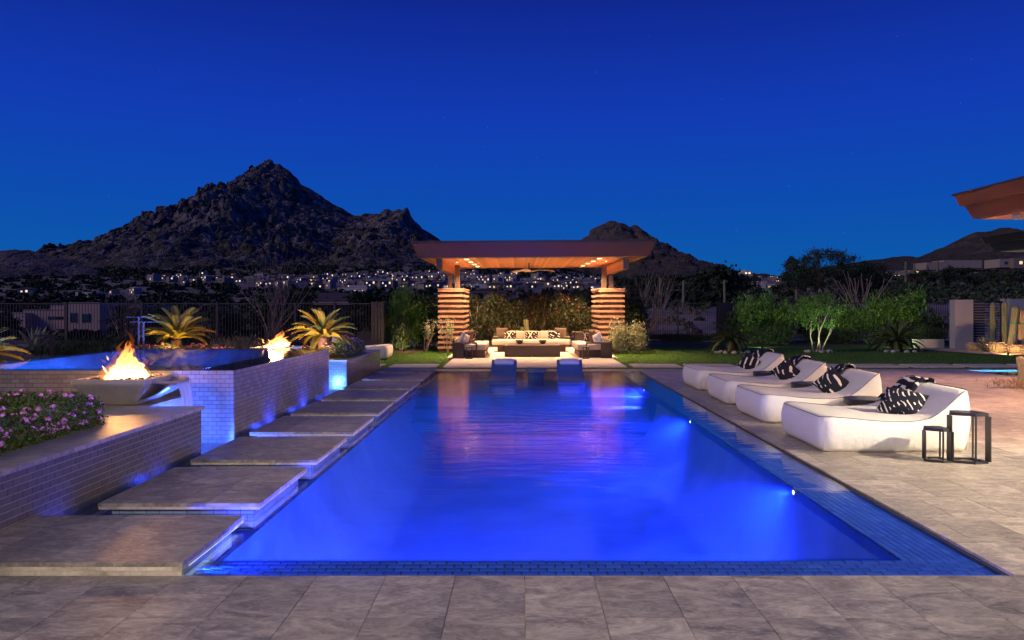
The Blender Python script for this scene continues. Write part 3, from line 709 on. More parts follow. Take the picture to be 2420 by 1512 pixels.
# ------------------------------------------------------------------ stepping slabs
SL = [4.18 + .0]; fronts = [4.475] + [5.81 + 1.63*k for k in range(8)]; backs = [5.48] + [5.81 + 1.63*k + 1.30 for k in range(7)] + [18.23]
ordn = ['nearest', 'second', 'third', 'fourth', 'fifth', 'sixth', 'seventh', 'eighth', 'farthest']
for i, (y0, y1) in enumerate(zip(fronts, backs)):
    lb = f'{ordn[i]} stone stepping slab' + ('' if i in (0, 8) else ' from the front') + ' beside the pool'
    r_ = root('stepping_slab', lb, 'stepping slab', (-2.62, (y0+y1)/2, 0), 0, 'stone stepping slabs along the pool')
    ny = 2; w = 1.25/3; d = (y1-y0)/ny; z0, z1 = .022, .07; bx = []
    xo = 3 if i == 0 else 0
    for a in range(3+xo):
        for b in range(ny):
            c0 = -2.0-w*(a+1); 
            bx.append(((c0+w/2, y0+d*(b+.5), .058), (round(w-.003,3), round(d-.003,3), .026)))
    pieces(r_, 'paver', M_PAV, bx)
    xl = -3.25 if i else -3.25-1.25
    xl = max(xl, -3.495)
    mbx = MB().box(xl+.004, -2.004, y0+.004, y1-.004, z0, .0445)
    ob('slab_edge', mbx, M_EDGE, r_)
    ob('support', MB().box(xl+.07, -2.07, y0+.07, y1-.07, -.5, z0), M_TGROUT, r_)
    bx = tile_face('x', -2.07, y0+.07, y1-.07, -.15, z0-.001, 1) + tile_face('y', y0+.07, xl+.07, -2.07, -.15, z0-.001, -1)
    pieces(r_, 'tile', M_PTILE, bx, 40, 'tile_field')
# double edge strip of the nearest slab, flush with the deck
ob('edge_course', MB().box(-6.0, -2.0, PY0-.005, PY0+.02, -.02, .021), M_EDGE, bpy.data.objects['stepping_slab'])

# ------------------------------------------------------------------ low planter wall (front left)
def wall_thing(name, label, cat, loc): return root(name, label, cat, loc)
w1 = root('planter_wall', 'long low brick-tiled planter wall with pale stone cap, in front at left', 'planter wall', (-4.5, 5.5, 0))
ob('core', MB().box(-7.0, -3.508, 1.6, 8.31, -.5, .448).box(-7.0, -4.108, 8.31, 9.24, -.5, .448), M_LGROUT, w1)
bx = tile_face('x', -3.508, 1.6, 8.31, -.12, .447, 1, jit=.0015)
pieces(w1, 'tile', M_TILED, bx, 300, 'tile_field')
cap = MB(); y = 1.6; bx = []
while y < 8.3:
    y2 = min(y+.61, 8.33); bx.append((((-3.47-3.9)/2, (y+y2)/2, .468), (.43-.0, round(y2-y-.003, 3), .036))); y = y2
pieces(w1, 'cap_stone', M_CAP, bx)
bx = []
yy = 6.5
while yy < 9.2:
    y2 = min(yy+.61, 9.24); xx = -3.903 if yy < 7.2 else -3.903
    x = -3.903
    while x > -6.6:
        x2 = x-.408
        if not (y2 > 8.34 and x2 > -4.12): 
            if y2 > 8.34 and x > -4.12: x_ = -4.1
            else: x_ = x
            bx.append((((x_+x2)/2, (yy+y2)/2, .467), (round(x_-x2-.003, 3), round(y2-yy-.003, 3), .034)))
        x = x2
    yy = y2
pieces(w1, 'top_paver', M_CAP, bx)
ob('soil', MB().box(-6.9, -3.905, 1.6, 6.49, .44, .462), M_SOIL, w1)

# ------------------------------------------------------------------ raised spa
ZS = .81
spa = root('raised_spa', 'raised glass-tiled spa with glowing blue water behind the front fire bowl', 'spa', (-5.5, 11.5, 0))
cr_ = MB(); X0, X1, Y0, Y1 = -7.2, -3.508, 9.258, 13.87; bi = .5; bf = .28
cr_.box(X0, X1, Y0, Y0+bf, -.5, ZS-.02).box(X0, X1, Y1-.2, Y1, -.5, ZS-.02).box(X0, X0+.2, Y0+bf, Y1-.2, -.5, ZS-.02).box(X1-bi, X1, Y0+bf, Y1-.2, -.5, ZS-.02)
cr_.box(X0+.2, X1-bi, Y0+bf, Y1-.2, -.5, .0)
ob('basin', cr_, M_TGROUT, spa)
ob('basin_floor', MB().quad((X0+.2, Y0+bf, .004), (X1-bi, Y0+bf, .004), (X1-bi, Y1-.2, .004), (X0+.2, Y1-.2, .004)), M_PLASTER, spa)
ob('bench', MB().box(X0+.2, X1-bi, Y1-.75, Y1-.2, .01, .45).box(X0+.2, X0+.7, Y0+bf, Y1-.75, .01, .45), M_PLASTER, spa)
bx = tile_face('x', X1, Y0, Y1, -.12, ZS-.012, 1) + tile_face('y', Y0, X0, X1, -.12, ZS-.012, -1)
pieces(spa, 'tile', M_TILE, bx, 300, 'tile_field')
bx = tile_flat(X0, X1, Y0, Y0+bf, ZS-.018, 'x') + tile_flat(X1-bi, X1, Y0+bf, Y1-.2, ZS-.018, 'y') + tile_flat(X0, X1, Y1-.2, Y1, ZS-.018, 'x') + tile_flat(X0, X0+.2, Y0+bf, Y1-.2, ZS-.018, 'y')
M_RIM = mat('spa_rim_tile', (.05, .05, .06), .12, var=.2)
pieces(spa, 'rim_tile', M_RIM, bx, 200, 'rim_tile_field')
ob('water', MB().quad((X0+.005, Y0+.005, ZS-.008), (X1-.005, Y0+.005, ZS-.008), (X1-.005, Y1-.005, ZS-.008), (X0+.005, Y1-.005, ZS-.008)), M_SPAW, spa)
for (x, y, nx, ny) in ((-6.9, 10.6, 1, 0), (-5.4, 13.1, 0, -1), (-4.1, 12.0, -1, 0), (-4.1, 10.4, -1, 0)):
    lamp('SPOT', (x, y, .35), 3600, (.04, .13, 1), .06, (x+nx, y+ny, .3), 160, .9, spa, True, 'spa_lamp')

# ------------------------------------------------------------------ rear planter
w3 = root('rear_planter', 'tiled rear planter wall between the spa and the lawn', 'planter wall', (-4.5, 17, 0))
ob('core', MB().box(-9, -3.508, 15.308, 18.94, -.5, .448), M_TGROUT, w3)
ob('side_core', MB().box(-9, -4.608, 13.9, 15.307, -.5, .446), M_TGROUT, w3)
bx = tile_face('x', -3.508, 15.308, 18.94, -.12, .447, 1) + tile_face('y', 15.308, -4.6, -3.508, -.12, .447, -1)
pieces(w3, 'tile', M_TILE, bx, 300, 'tile_field')
bx = []; y = 15.29
while y < 18.9:
    y2 = min(y+.61, 18.96); bx.append(((-3.685, (y+y2)/2, .467), (.39, round(y2-y-.003, 3), .034))); y = y2
for x in np.arange(-3.882, -4.7, -.408): bx.append(((x-.204, 15.49, .467), (.405, .4, .034)))
pieces(w3, 'cap_stone', M_CAP, bx)
ob('soil', MB().box(-9, -3.9, 15.70, 18.94, .44, .462).box(-9, -4.62, 13.9, 15.28, .446, .461), M_SOIL, w3)

# ------------------------------------------------------------------ ground of the yard
ob('lawn', MB().quad((-12, 18.845, -.03), (26, 18.845, -.03), (26, 32.6, -.03), (-12, 32.6, -.03)), M_GRASS, kind='structure')
ob('planting_bed', MB().quad((-40, 13.8, .0), (-9, 13.8, .0), (-9, 27.5, .0), (-40, 27.5, .0)).quad((-40, 27.5, -.001), (-12, 27.5, -.001), (-12, 34.4, -.001), (-40, 34.4, -.001)).quad((-12, 32.6, -.02), (40, 32.6, -.02), (40, 34.4, -.02), (-12, 34.4, -.02)).quad((-40, -5, .0), (-7.21, -5, .0), (-7.21, 13.8, .0), (-40, 13.8, .0))
   .quad((26, 18.845, -.02), (60, 18.845, -.02), (60, 32.6, -.02), (26, 32.6, -.02)), M_SOIL, kind='structure')
ob('shrub_bed', MB().quad((-12, 25.2, -.012), (-3.4, 25.2, -.012), (-3.4, 32.6, -.012), (-12, 32.6, -.012)).quad((-3.4, 28.6, -.011), (4.6, 28.6, -.011), (4.6, 32.6, -.011), (-3.4, 32.6, -.011)).quad((4.6, 30.2, -.013), (26, 30.2, -.013), (26, 32.6, -.013), (4.6, 32.6, -.013)), M_SOIL, kind='structure')
ob('gravel_bed', MB().quad((15.2, 24.6, -.006), (26, 23.4, -.006), (26, 28, -.006), (14.4, 28, -.006)), mat('pale_gravel', (.42, .34, .27), .95, namt=.5, nscale=30, bump=1, bscale=60), kind='structure')
# grass blades
g = np.random.default_rng(5); n = 42000
gy = 18.9 + (g.random(n)**1.4)*9; gxx = -5 + g.random(n)*23
ang = g.random(n)*6.28; hgt = g.uniform(.02, .045, n); wd = .006
V = np.stack([np.stack([gxx-np.cos(ang)*wd, gy-np.sin(ang)*wd, np.full(n, -.03)], -1), np.stack([gxx+np.cos(ang)*wd, gy+np.sin(ang)*wd, np.full(n, -.03)], -1), np.stack([gxx+g.normal(0, .012, n), gy+g.normal(0, .012, n), -.03+hgt], -1)], 1)
keep = ~((gxx > -2.05) & (gxx < 2.85) & (gy > 19.6)) & ~((gy > 19.5) & (gy < 20.62))
V = V[keep]; link('grass', np_mesh('grass', V.reshape(-1, 3), np.arange(len(V)*3).reshape(-1, 3), mat('grass_blade', (.08, .17, .02), .8, var=.5, spec=.2)), kind='stuff')
# pavers set in the lawn
k = 0
for sgn, start in ((-1, -2.17), (1, 2.98)):
    for j in range(3 if sgn < 0 else 11):
        x0 = start + sgn*j*1.47; xa, xb = (x0, x0+1.27) if sgn > 0 else (x0-1.23, x0)
        o = ob('lawn_paver', MB().box(xa, xb, 19.6, 20.55, -.1, .0), mat('lawn_paver_concrete', (.46, .42, .38), .85, var=.08, namt=.2, nscale=3), kind=None)
        bevel(o, .012, 1)
        side = 'left of' if sgn < 0 else 'right of'
        tag(o, f'{["first","second","third","fourth","fifth","sixth","seventh","eighth","ninth","tenth","eleventh"][j]} rectangular paver in the grass {side} the pavilion floor', 'paver', 'rectangular pavers set in the lawn')

# ------------------------------------------------------------------ pavilion
pv = root('garden_pavilion', 'open pavilion with flat bronze roof on two banded stone piers', 'pavilion', (.4, 25, 0))
ob('floor', MB().box(-1.98, 2.79, 19.6, 28.4, -.2, .0).box(-2.2, -1.981, 23.0, 25.7, -.2, -.001).box(2.791, 3.0, 23.0, 25.7, -.2, -.001), M_FLOOR, pv)
def pier(x0, x1, y0, y1):
    bx, bd = [], []; z = 0.0; pitch = .178; i = 0
    while z < 2.04:
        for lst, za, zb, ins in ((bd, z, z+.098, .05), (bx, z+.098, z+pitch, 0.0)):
            a0, a1, b0, b1 = x0+ins, x1-ins, y0+ins, y1-ins
            th = .16; cuts = sorted([a0, a1] + [a0 + (a1-a0)*rnd.uniform(.25, .75)])
            for p, q_ in zip(cuts[:-1], cuts[1:]):
                jj = rnd.uniform(-.008, .008)
                lst.append((((p+q_)/2, b0+th/2+jj, (za+zb)/2), (q_-p-.003, th, zb-za-.001)))
            n_ = 4; cy_ = [b0+th] + sorted(b0+th+(b1-b0-th)*(k+rnd.uniform(.3, .7))/n_ for k in range(n_-1)) + [b1]
            for p, q_ in zip(cy_[:-1], cy_[1:]):
                for xs in (a0+th/2, a1-th/2):
                    jj = rnd.uniform(-.008, .008)
                    lst.append(((xs+jj, (p+q_)/2+.01, (za+zb)/2), (th, q_-p-.003, zb-za-.001)))
        z += pitch
    return bx, bd, z
BX, BD = [], []
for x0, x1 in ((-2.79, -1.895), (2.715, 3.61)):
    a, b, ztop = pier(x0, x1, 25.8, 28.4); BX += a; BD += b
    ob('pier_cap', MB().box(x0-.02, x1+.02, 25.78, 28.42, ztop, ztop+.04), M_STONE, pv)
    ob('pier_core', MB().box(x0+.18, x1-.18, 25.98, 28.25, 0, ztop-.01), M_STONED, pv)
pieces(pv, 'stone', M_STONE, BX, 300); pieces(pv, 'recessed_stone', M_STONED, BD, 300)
# roof: flared fascia, soffit planks, side beams
YF, YB = 23.05, 29.7; ZB_, ZT_ = 3.05, 3.53
def roof_ring(xb0, xb1, yb0, yb1, zb, fl, zt, tilt=0):
    mb = MB()
    bot = [(xb0, yb0, zb), (xb1, yb0, zb+tilt), (xb1, yb1, zb+tilt), (xb0, yb1, zb)]
    top = [(xb0-fl, yb0-fl*.35, zt), (xb1+fl, yb0-fl*.35, zt+tilt), (xb1+fl, yb1+fl*.35, zt+tilt), (xb0-fl, yb1+fl*.35, zt)]
    return mb.hexa(bot, top)
TILT = .05
ob('roof', roof_ring(-3.09, 3.95, YF, YB, ZB_, .22, ZT_-.05, TILT), M_FASCIA, pv)
ob('roof_edge', roof_ring(-3.33, 4.19, YF-.10, YB+.1, ZT_-.049, .02, ZT_+.02, TILT), M_BRONZE, pv)
bx = []; x = -3.03
while x < 3.88:
    bx.append(((x+.045, (YF+YB)/2, ZB_-.012+TILT*(x+3.09)/7.04), (.084, YB-YF-.12, .02))); x += .089
pieces(pv, 'soffit_plank', M_WOOD, bx)
for xb0, xb1, s in ((-2.55, -2.39, 1), (3.2, 3.36, -1)):
    ob('beam', MB().box(xb0, xb1, YF+.12, 28.5, 2.71, 3.028), M_STEEL, pv)
    bx = []
    for i in range(4):
        xx = (xb1+.006) if s > 0 else (xb0-.006)
        bx.append(((xx, (YF+28.5)/2+.07, 2.755+i*.079), (.01, 28.5-YF-.16, .076)))
        xx = (xb0-.006) if s > 0 else (xb1+.006)
        bx.append(((xx, (YF+28.5)/2+.07, 2.755+i*.079), (.01, 28.5-YF-.16, .076)))
    pieces(pv, 'beam_plank', M_WOOD, bx)
for x0, x1, za in ((-2.57, -2.41, 2.71), (-2.32, -2.14, 3.03), (3.21, 3.37, 2.71), (2.95, 3.13, 3.03)):
    y = 27.1; mb = MB().box(x0, x1, y-.09, y-.075, ztop+.04, za).box(x0, x1, y+.075, y+.09, ztop+.04, za).box((x0+x1)/2-.012, (x0+x1)/2+.012, y-.0745, y+.0745, ztop+.04, za)
    ob('steel_post', mb, M_STEEL, pv)
WARM = (1.0, .60, .30)
for i in range(4):
    for xs in (-1.66 + i*.035, 2.52 - i*.05):
        y = 23.75 + i*1.45; zz = ZB_ - .026 + TILT*(xs+3.09)/7.04
        o = ob('downlight', MB().lathe([(.0, -.004), (.075, -.004), (.075, 0), (.0, .0)], (xs, y, zz), 16), M_BULB, pv)
        ob('trim', MB().lathe([(.077, -.008), (.10, -.008), (.10, .0), (.077, .0)], (xs, y, zz), 16), M_WOOD, o) if False else None
        lamp('SPOT', (xs, y, zz-.02), 880, WARM, .06, (xs, y, 0), 128, .6, pv, name='downlight_lamp')
for xs in (-2.08, 2.90):      # two more in the front soffit that graze the piers
    zz = ZB_ - .026 + TILT*(xs+3.09)/7.04
    lamp('SPOT', (xs, 25.0, zz-.02), 210, (1, .50, .24), .06, (xs, 25.9, .4), 85, .6, pv, name='downlight_lamp')
    ob('downlight', MB().lathe([(.0, -.004), (.03, -.004), (.03, 0), (.0, .0)], (xs, 25.2, zz), 12), M_BULB, pv)
# ceiling fan
cf = root('ceiling_fan', 'three-bladed ceiling fan under the pavilion roof', 'ceiling fan', (.33, 25.9, 3.0))
ob('rod', MB().tube([(.33, 25.9, 3.05), (.33, 25.9, 2.84)], .022, 8), M_DARK, cf)
ob('hub', MB().lathe([(0, 0), (.07, .01), (.11, .05), (.08, .10), (.03, .13), (0, .13)], (.33, 25.9, 2.72), 16), M_BRONZE, cf, True)
for a in (8, 128, 248):
    P = []
    for i in range(9):
        t = i/8; r_ = .08 + t*.80; w = .10*(1-.35*t)+.02; ca, sa = math.cos(R(a)), math.sin(R(a))
        z = 2.75 + .06*math.sin(t*3) ; row = [(.33+ca*r_-sa*w*s, 25.9+sa*r_+ca*w*s, z+s*.02) for s in (-1, 0, 1)]; P.append(row)
    o = ob('blade', MB().grid(P), mat('pale_blade', (.70, .60, .50), .5), cf, True)
    md = o.modifiers.new('s', 'SOLIDIFY'); md.thickness = .012

# ------------------------------------------------------------------ pavilion furniture
def block_cushion(parent, name, cx_, cy_, L, Wd, z0, z1, m, r=.05, bulge=.015, crown=.012, label=None):
    mb, ol = cushion_mb(L, Wd, lambda x: z1, z0, r, bulge, crown, .01, 6, 5)
    me = mb.mesh(name, m, True); o = link(name, me, parent, (cx_, cy_, 0), label=label); return o
s = root('outdoor_sofa', 'long cream outdoor sofa at the back of the pavilion facing the pool', 'sofa', (.415, 26.1, 0))
ob('base', MB().box(-.75, 1.58, 25.75, 26.75, 0, .21), M_WICK, s)
ob('tray', MB().box(-.93, 1.76, 25.62, 26.8, .21, .25), M_WICK, s)
for i in range(3): block_cushion(s, 'seat_cushion', -.93+.45+i*.90, 26.1, .895, .98, .25, .41, M_SOFA)
for i in range(3): block_cushion(s, 'back_cushion', -.43+.283+i*.567, 26.62, .56, .18, .415, .68, M_SOFA)
ob('backrest', MB().box(-.9, 1.73, 26.73, 26.80, .25, .60), M_WICK, s)
for xa in (-.92, 1.57): ob('armrest', MB().box(xa, xa+.18, 25.95, 26.7, .42, .50), M_WICK, s)
def pillow(loc, rot, w, h, t, m, label, group=None):
    o = link('pillow', pillow_mb(w, h, t).mesh('pillow', m, True), None, loc, rot=rot)
    tag(o, label, 'pillow', group); return o
lean = R(-14)
pillow((-.60, 26.45, .60), (lean, 0, R(8)), .42, .42, .16, M_BRPIL, 'brown square pillow at the left end of the long sofa')
pillow((1.44, 26.45, .60), (lean, 0, R(-8)), .42, .42, .16, M_BRPIL, 'brown square pillow at the right end of the long sofa')
pillow((-.32, 26.28, .54), (R(-18), 0, R(4)), .44, .29, .12, M_PATX, 'dark pillow with white X on the left seat of the long sofa')
pillow((.42, 26.28, .54), (R(-18), 0, 0), .48, .29, .12, M_PATX, 'dark pillow with white X in the middle of the long sofa')
pillow((1.20, 26.28, .54), (R(-18), 0, R(-4)), .42, .29, .12, M_PAT[1], 'dark pillow with white strokes on the right seat of the long sofa')
def side_sofa(sgn, x_in, x_out, label):
    # sgn +1: stands left, opens to the right
    s = root('side_sofa', label, 'sofa', ((x_in+x_out)/2, 24, 0)); lo, hi = min(x_in, x_out), max(x_in, x_out)
    ob('base', MB().box(lo+.05*(sgn<0)+.0, hi-.0, 22.95, 25.1, .0, .20), M_WICK, s)
    ob('tray', MB().box(lo-.02, hi+.06, 22.9, 25.2, .201, .235), M_WICK, s)
    for i in range(2): block_cushion(s, 'seat_cushion', (lo+hi)/2+.03*sgn, 23.42+i*1.1, hi-lo, 1.08, .236, .41, M_SOFA)
    xb = x_out - sgn*.0
    ob('backrest', MB().box(min(xb, xb-sgn*.06), max(xb, xb-sgn*.06), 22.9, 25.2, .236, .52), M_WICK, s)
    # open arm frame at the near end
    fr = MB(); a, b = x_out - sgn*.02, x_in - sgn*.25
    for x in (a, b): fr.beam((x, 22.82, .0 if x == a else .2), (x, 22.82, .47), .045)
    fr.beam((a, 22.82, .45), (b, 22.82, .45), .05, .045); ob('arm_frame', fr, M_BRONZE, s)
    ob('side_panel', MB().box(min(a, a+sgn*.32), max(a, a+sgn*.32), 22.72, 22.78, 0, .44), M_WICK, s)
    return s
side_sofa(1, -1.05, -1.98, 'cream sofa on the left side of the pavilion floor')
side_sofa(-1, 1.78, 2.76, 'cream sofa on the right side of the pavilion floor')
pillow((-1.68, 23.05, .56), (R(10), R(20), R(62)), .44, .36, .14, M_PATW, 'pale printed pillow on the near end of the left sofa')
pillow((-1.55, 23.7, .61), (R(5), R(-8), R(75)), .45, .42, .16, M_BRPIL, 'brown pillow in the middle of the left sofa')
pillow((-1.5, 24.35, .60), (R(8), 0, R(80)), .42, .40, .15, M_PAT[2], 'striped dark pillow at the far end of the left sofa')
pillow((2.40, 23.05, .56), (R(10), R(-20), R(-62)), .44, .36, .14, M_PATW, 'pale printed pillow on the near end of the right sofa')
pillow((2.28, 23.6, .62), (R(5), R(8), R(-75)), .45, .42, .16, M_BRPIL, 'brown pillow in the middle of the right sofa')
pillow((2.20, 24.3, .61), (R(8), 0, R(-60)), .44, .42, .15, M_PATX, 'cream pillow with dark star on the far end of the right sofa')
ct = root('coffee_table', 'low wide brown coffee table made of two blocks', 'coffee table', (.4, 24, 0))
for xa, xb in ((-.46, .392), (.400, 1.26)):
    bevel(ob('table_block', MB().box(xa, xb, 23.2, 24.8, .012, .36), M_WICK, ct), .012)
for x, lb in ((0.0, 'dark flared bowl on the left block of the coffee table'), (.74, 'dark flared bowl on the right block of the coffee table')):
    o = ob('bowl', MB().lathe([(.0, 0), (.07, 0), (.09, .02), (.135, .13), (.125, .13), (.08, .03), (0, .025)], (x, 24.0, .361), 20), M_BRONZE, None, True); tag(o, lb, 'bowl', 'bowls on the coffee table')
for x, lb in ((-1.50, 'small open metal side table before the left sofa'), (1.98, 'small open metal side table before the right sofa')):
    t = root('side_table', lb, 'side table', (x, 22.6, 0))
    mb = MB()
    for dx in (-.085, .085):
        mb.beam((x+dx, 22.5, 0), (x+dx, 22.5, .335), .025, .14)
    ob('legs_frame', mb, M_BRONZE, t); ob('tabletop', MB().box(x-.1, x+.1, 22.42, 22.66, .335, .36), M_BRONZE, t); ob('foot_bar', MB().box(x-.072, x+.072, 22.45, 22.55, .0, .02), M_BRONZE, t)
for x, lb in ((-1.72, 'dark console with flat top behind the left sofa'), (2.1, 'dark console with flat top behind the right sofa')):
    t = root('end_table', lb, 'end table', (x, 25.6, 0)); ob('tabletop', MB().box(x-.3, x+.3, 25.3, 25.8, .66, .69), M_BRONZE, t); ob('body', MB().box(x-.2, x+.2, 25.35, 25.7, 0, .66), M_BRONZE, t)

# ------------------------------------------------------------------ in-pool chaises and table
def pool_chaise(x, label, rz=0):
    c = root('in_pool_chaise', label, 'chaise', (x, 16.3, 0), rz)
    prof = [(15.3, .0), (15.34, .035), (15.6, .045), (16.2, .015), (16.6, .05), (16.8, .13), (17.0, .22), (17.3, .335), (17.36, .34)]
    P = []; 
    for y, z in prof: P.append([(sx*.285, y-16.3, z + (.012 if abs(sx) > .95 else 0)) for sx in (-1, -.97, -.5, 0, .5, .97, 1)])
    o = link('seat', MB().grid(P).mesh('seat', M_TBLUE, True), c, world=False); md = o.modifiers.new('s', 'SOLIDIFY'); md.thickness = .045; md.offset = -1
    mb = MB().box(-.27, .27, -.98, -.90, -.22, -.01).box(-.27, .27, .28, .36, -.22, .02).box(-.27, -.22, -.9, .28, -.22, -.04).box(.22, .27, -.9, .28, -.22, -.04)
    link('pedestal', mb.mesh('pedestal', M_TBLUE), c, world=False)
    me, _ = cushion_mb(.42, .20, lambda x: .075, 0, .06, .02, .02, .01, 6, 5)
    p = link('head_pillow', me.mesh('head_pillow', M_PILB, True), c, world=False); p.location = (0, .86, .275); p.rotation_euler = (R(23), 0, 0)
    st = link('strap', MB().box(-.287, .287, -.025, .025, 0, .012).mesh('strap', M_PILB), c, world=False); st.location = (0, .86, .272); st.rotation_euler = (R(23), 0, 0)
    return c
pool_chaise(-.345, 'left blue chaise standing in the shallow end of the pool'); pool_chaise(1.10, 'right blue chaise standing in the shallow end of the pool', R(-2.5))
t = root('in_pool_table', 'round flared drum table in the water between the two chaises', 'table', (.37, 16.8, 0))
ob('tabletop', MB().lathe([(0, .0), (.235, .0), (.245, .008), (.24, .016), (.19, .010), (0, .010)], (.37, 16.8, .150), 32), M_TBLUE, t, True)
ob('drum', MB().lathe([(.17, -.22), (.16, -.05), (.17, .03), (.20, .10), (.235, .150), (.0, .150)], (.37, 16.8, 0), 32), M_TBLUE, t, True)

# ------------------------------------------------------------------ white loungers
LL, LW = 1.62, 1.30
def ltop(x):     # x from -L/2 (foot) to L/2 (back)
    u = (x + LL/2)/LL
    return float(np.interp(u, [0, .05, .18, .3, .45, .57, .66, .73, .79, .85, .90, .95, 1.0], [.375, .388, .372, .350, .333, .333, .346, .375, .435, .520, .600, .660, .672]))
def make_lounger():
    r_ = root('beanbag_lounger', '', 'lounger', (0, 0, 0))
    mb, ol = cushion_mb(LL, LW, ltop, .006, .13, .035, .022, .03, 10, 12)
    link('cover', mb.mesh('cover', M_WHITE, True), r_, world=False)
    pts = [(x, y, ltop(x)+.004) for x, y in ol]; pts.append(pts[0])
    link('piping', MB().tube(pts, .0045, 6, cap=False).mesh('piping', M_PIPING, True), r_, world=False)
    for sx in (-1, 1):
        mb = MB(); x = sx*(LL/2-.115)
        # stitched seam running down the near corner
        mb.tube([(x + sx*.085, -LW/2+.035-.03*math.sin(math.pi*w), w*ltop(x)) for w in np.linspace(.03, .97, 10)], .003, 5, cap=False)
        link('corner_seam', mb.mesh('corner_seam', M_WHITE, True), r_, world=False)
    return r_
LP = [(4.09, 8.81), (4.10, 10.83), (4.13, 12.69), (4.15, 14.73)]
LLAB = ['white beanbag lounger nearest the camera beside the two lanterns', 'second nearest white beanbag lounger on the deck', 'third nearest white beanbag lounger on the deck', 'white beanbag lounger farthest along the deck, nearest the lawn']
l0 = make_lounger()
def place(o, x, y, rz, lb, gr=None):
    o.location = (x, y, 0); o.rotation_euler = (0, 0, rz); o['label'] = lb
    if gr: o['group'] = gr
for i, (x, y) in enumerate(LP):
    o = l0 if i == 0 else copy_tree(l0)
    place(o, x, y, R([0, .6, -.5, .8][i]), LLAB[i], 'white loungers in a row along the pool')
o = copy_tree(l0); place(o, -4.75, 22.9, R(182), 'lone white lounger on the lawn behind the rear planter')
def throw(x, y, m, label, a=.02, b=.52):
    P = []; n = 16; g = random.Random(int(y*10))
    for i in range(n+1):
        t = i/n; row = []
        for j in range(9):
            v = j/8; yy = a + (b-a)*v; 
            lx = .40 + t*.56
            if lx <= LL/2+.02: z = ltop(min(lx, LL/2)) + .034; X = lx
            else: z = .70 - (lx-LL/2-.02)*4; X = LL/2 + .05
            if yy > LW/2-.02: z -= (yy-(LW/2-.02))*2.2; 
            z += .010*math.sin(v*14+i*.7) + .006*math.sin(i*1.9+v*5) + .008
            row.append((x+X + .03*math.sin(v*4+y), y+min(yy, LW/2+.05)+.02*math.sin(i*.9), z))
        P.append(row)
    o = ob('throw_blanket', MB().grid(P), m, None, True); md = o.modifiers.new('s', 'SOLIDIFY'); md.thickness = .012; md.offset = 1
    tag(o, label, 'blanket', 'throw blankets over the lounger backs'); return o
for i, (x, y) in enumerate(LP):
    lab = ['nearest', 'second nearest', 'third nearest', 'farthest'][i]
    throw(x, y, [M_THROWS, M_THROW, M_THROW, M_THROW][i], f'black and white throw over the back of the {lab} deck lounger', [.18, .2, .2, .15][i], [.70, .70, .70, .68][i])
PIL = [((4.40, 8.66), (R(-50), R(8), R(-42)), .46), ((4.44, 10.68), (R(-38), R(40), R(-38)), .40), ((4.45, 12.55), (R(-38), R(42), R(-36)), .39), ((4.44, 14.58), (R(-30), R(30), R(-25)), .33)]
for i, ((x, y), rot, sz) in enumerate(PIL):
    lab = ['nearest', 'second nearest', 'third nearest', 'farthest'][i]
    pillow((x, y, .475 + (0 if i else .0)), rot, sz, sz*.86 if i == 0 else sz, .17, M_PAT[i], f'black pillow with white brush strokes on the {lab} deck lounger', 'printed pillows on the loungers')
for i, (y, lb) in enumerate(((9.86, 'nearest low round black side table, between the first two loungers'), (11.78, 'middle low round black side table, between the second and third loungers'), (13.72, 'farthest low round black side table, between the last two loungers'))):
    t = root('round_side_table', lb, 'side table', (4.53, y, 0), 0, 'black round tables between the loungers')
    bevel(ob('tabletop', MB().lathe([(0, 0), (.27, 0), (.27, .085), (0, .085)], (4.53, y, .30), 40), M_DARK, t, False), .004)
    ob('stem', MB().lathe([(.19, 0), (.19, .015), (.03, .02), (.03, .30)], (4.53, y, 0), 24), M_DARK, t)
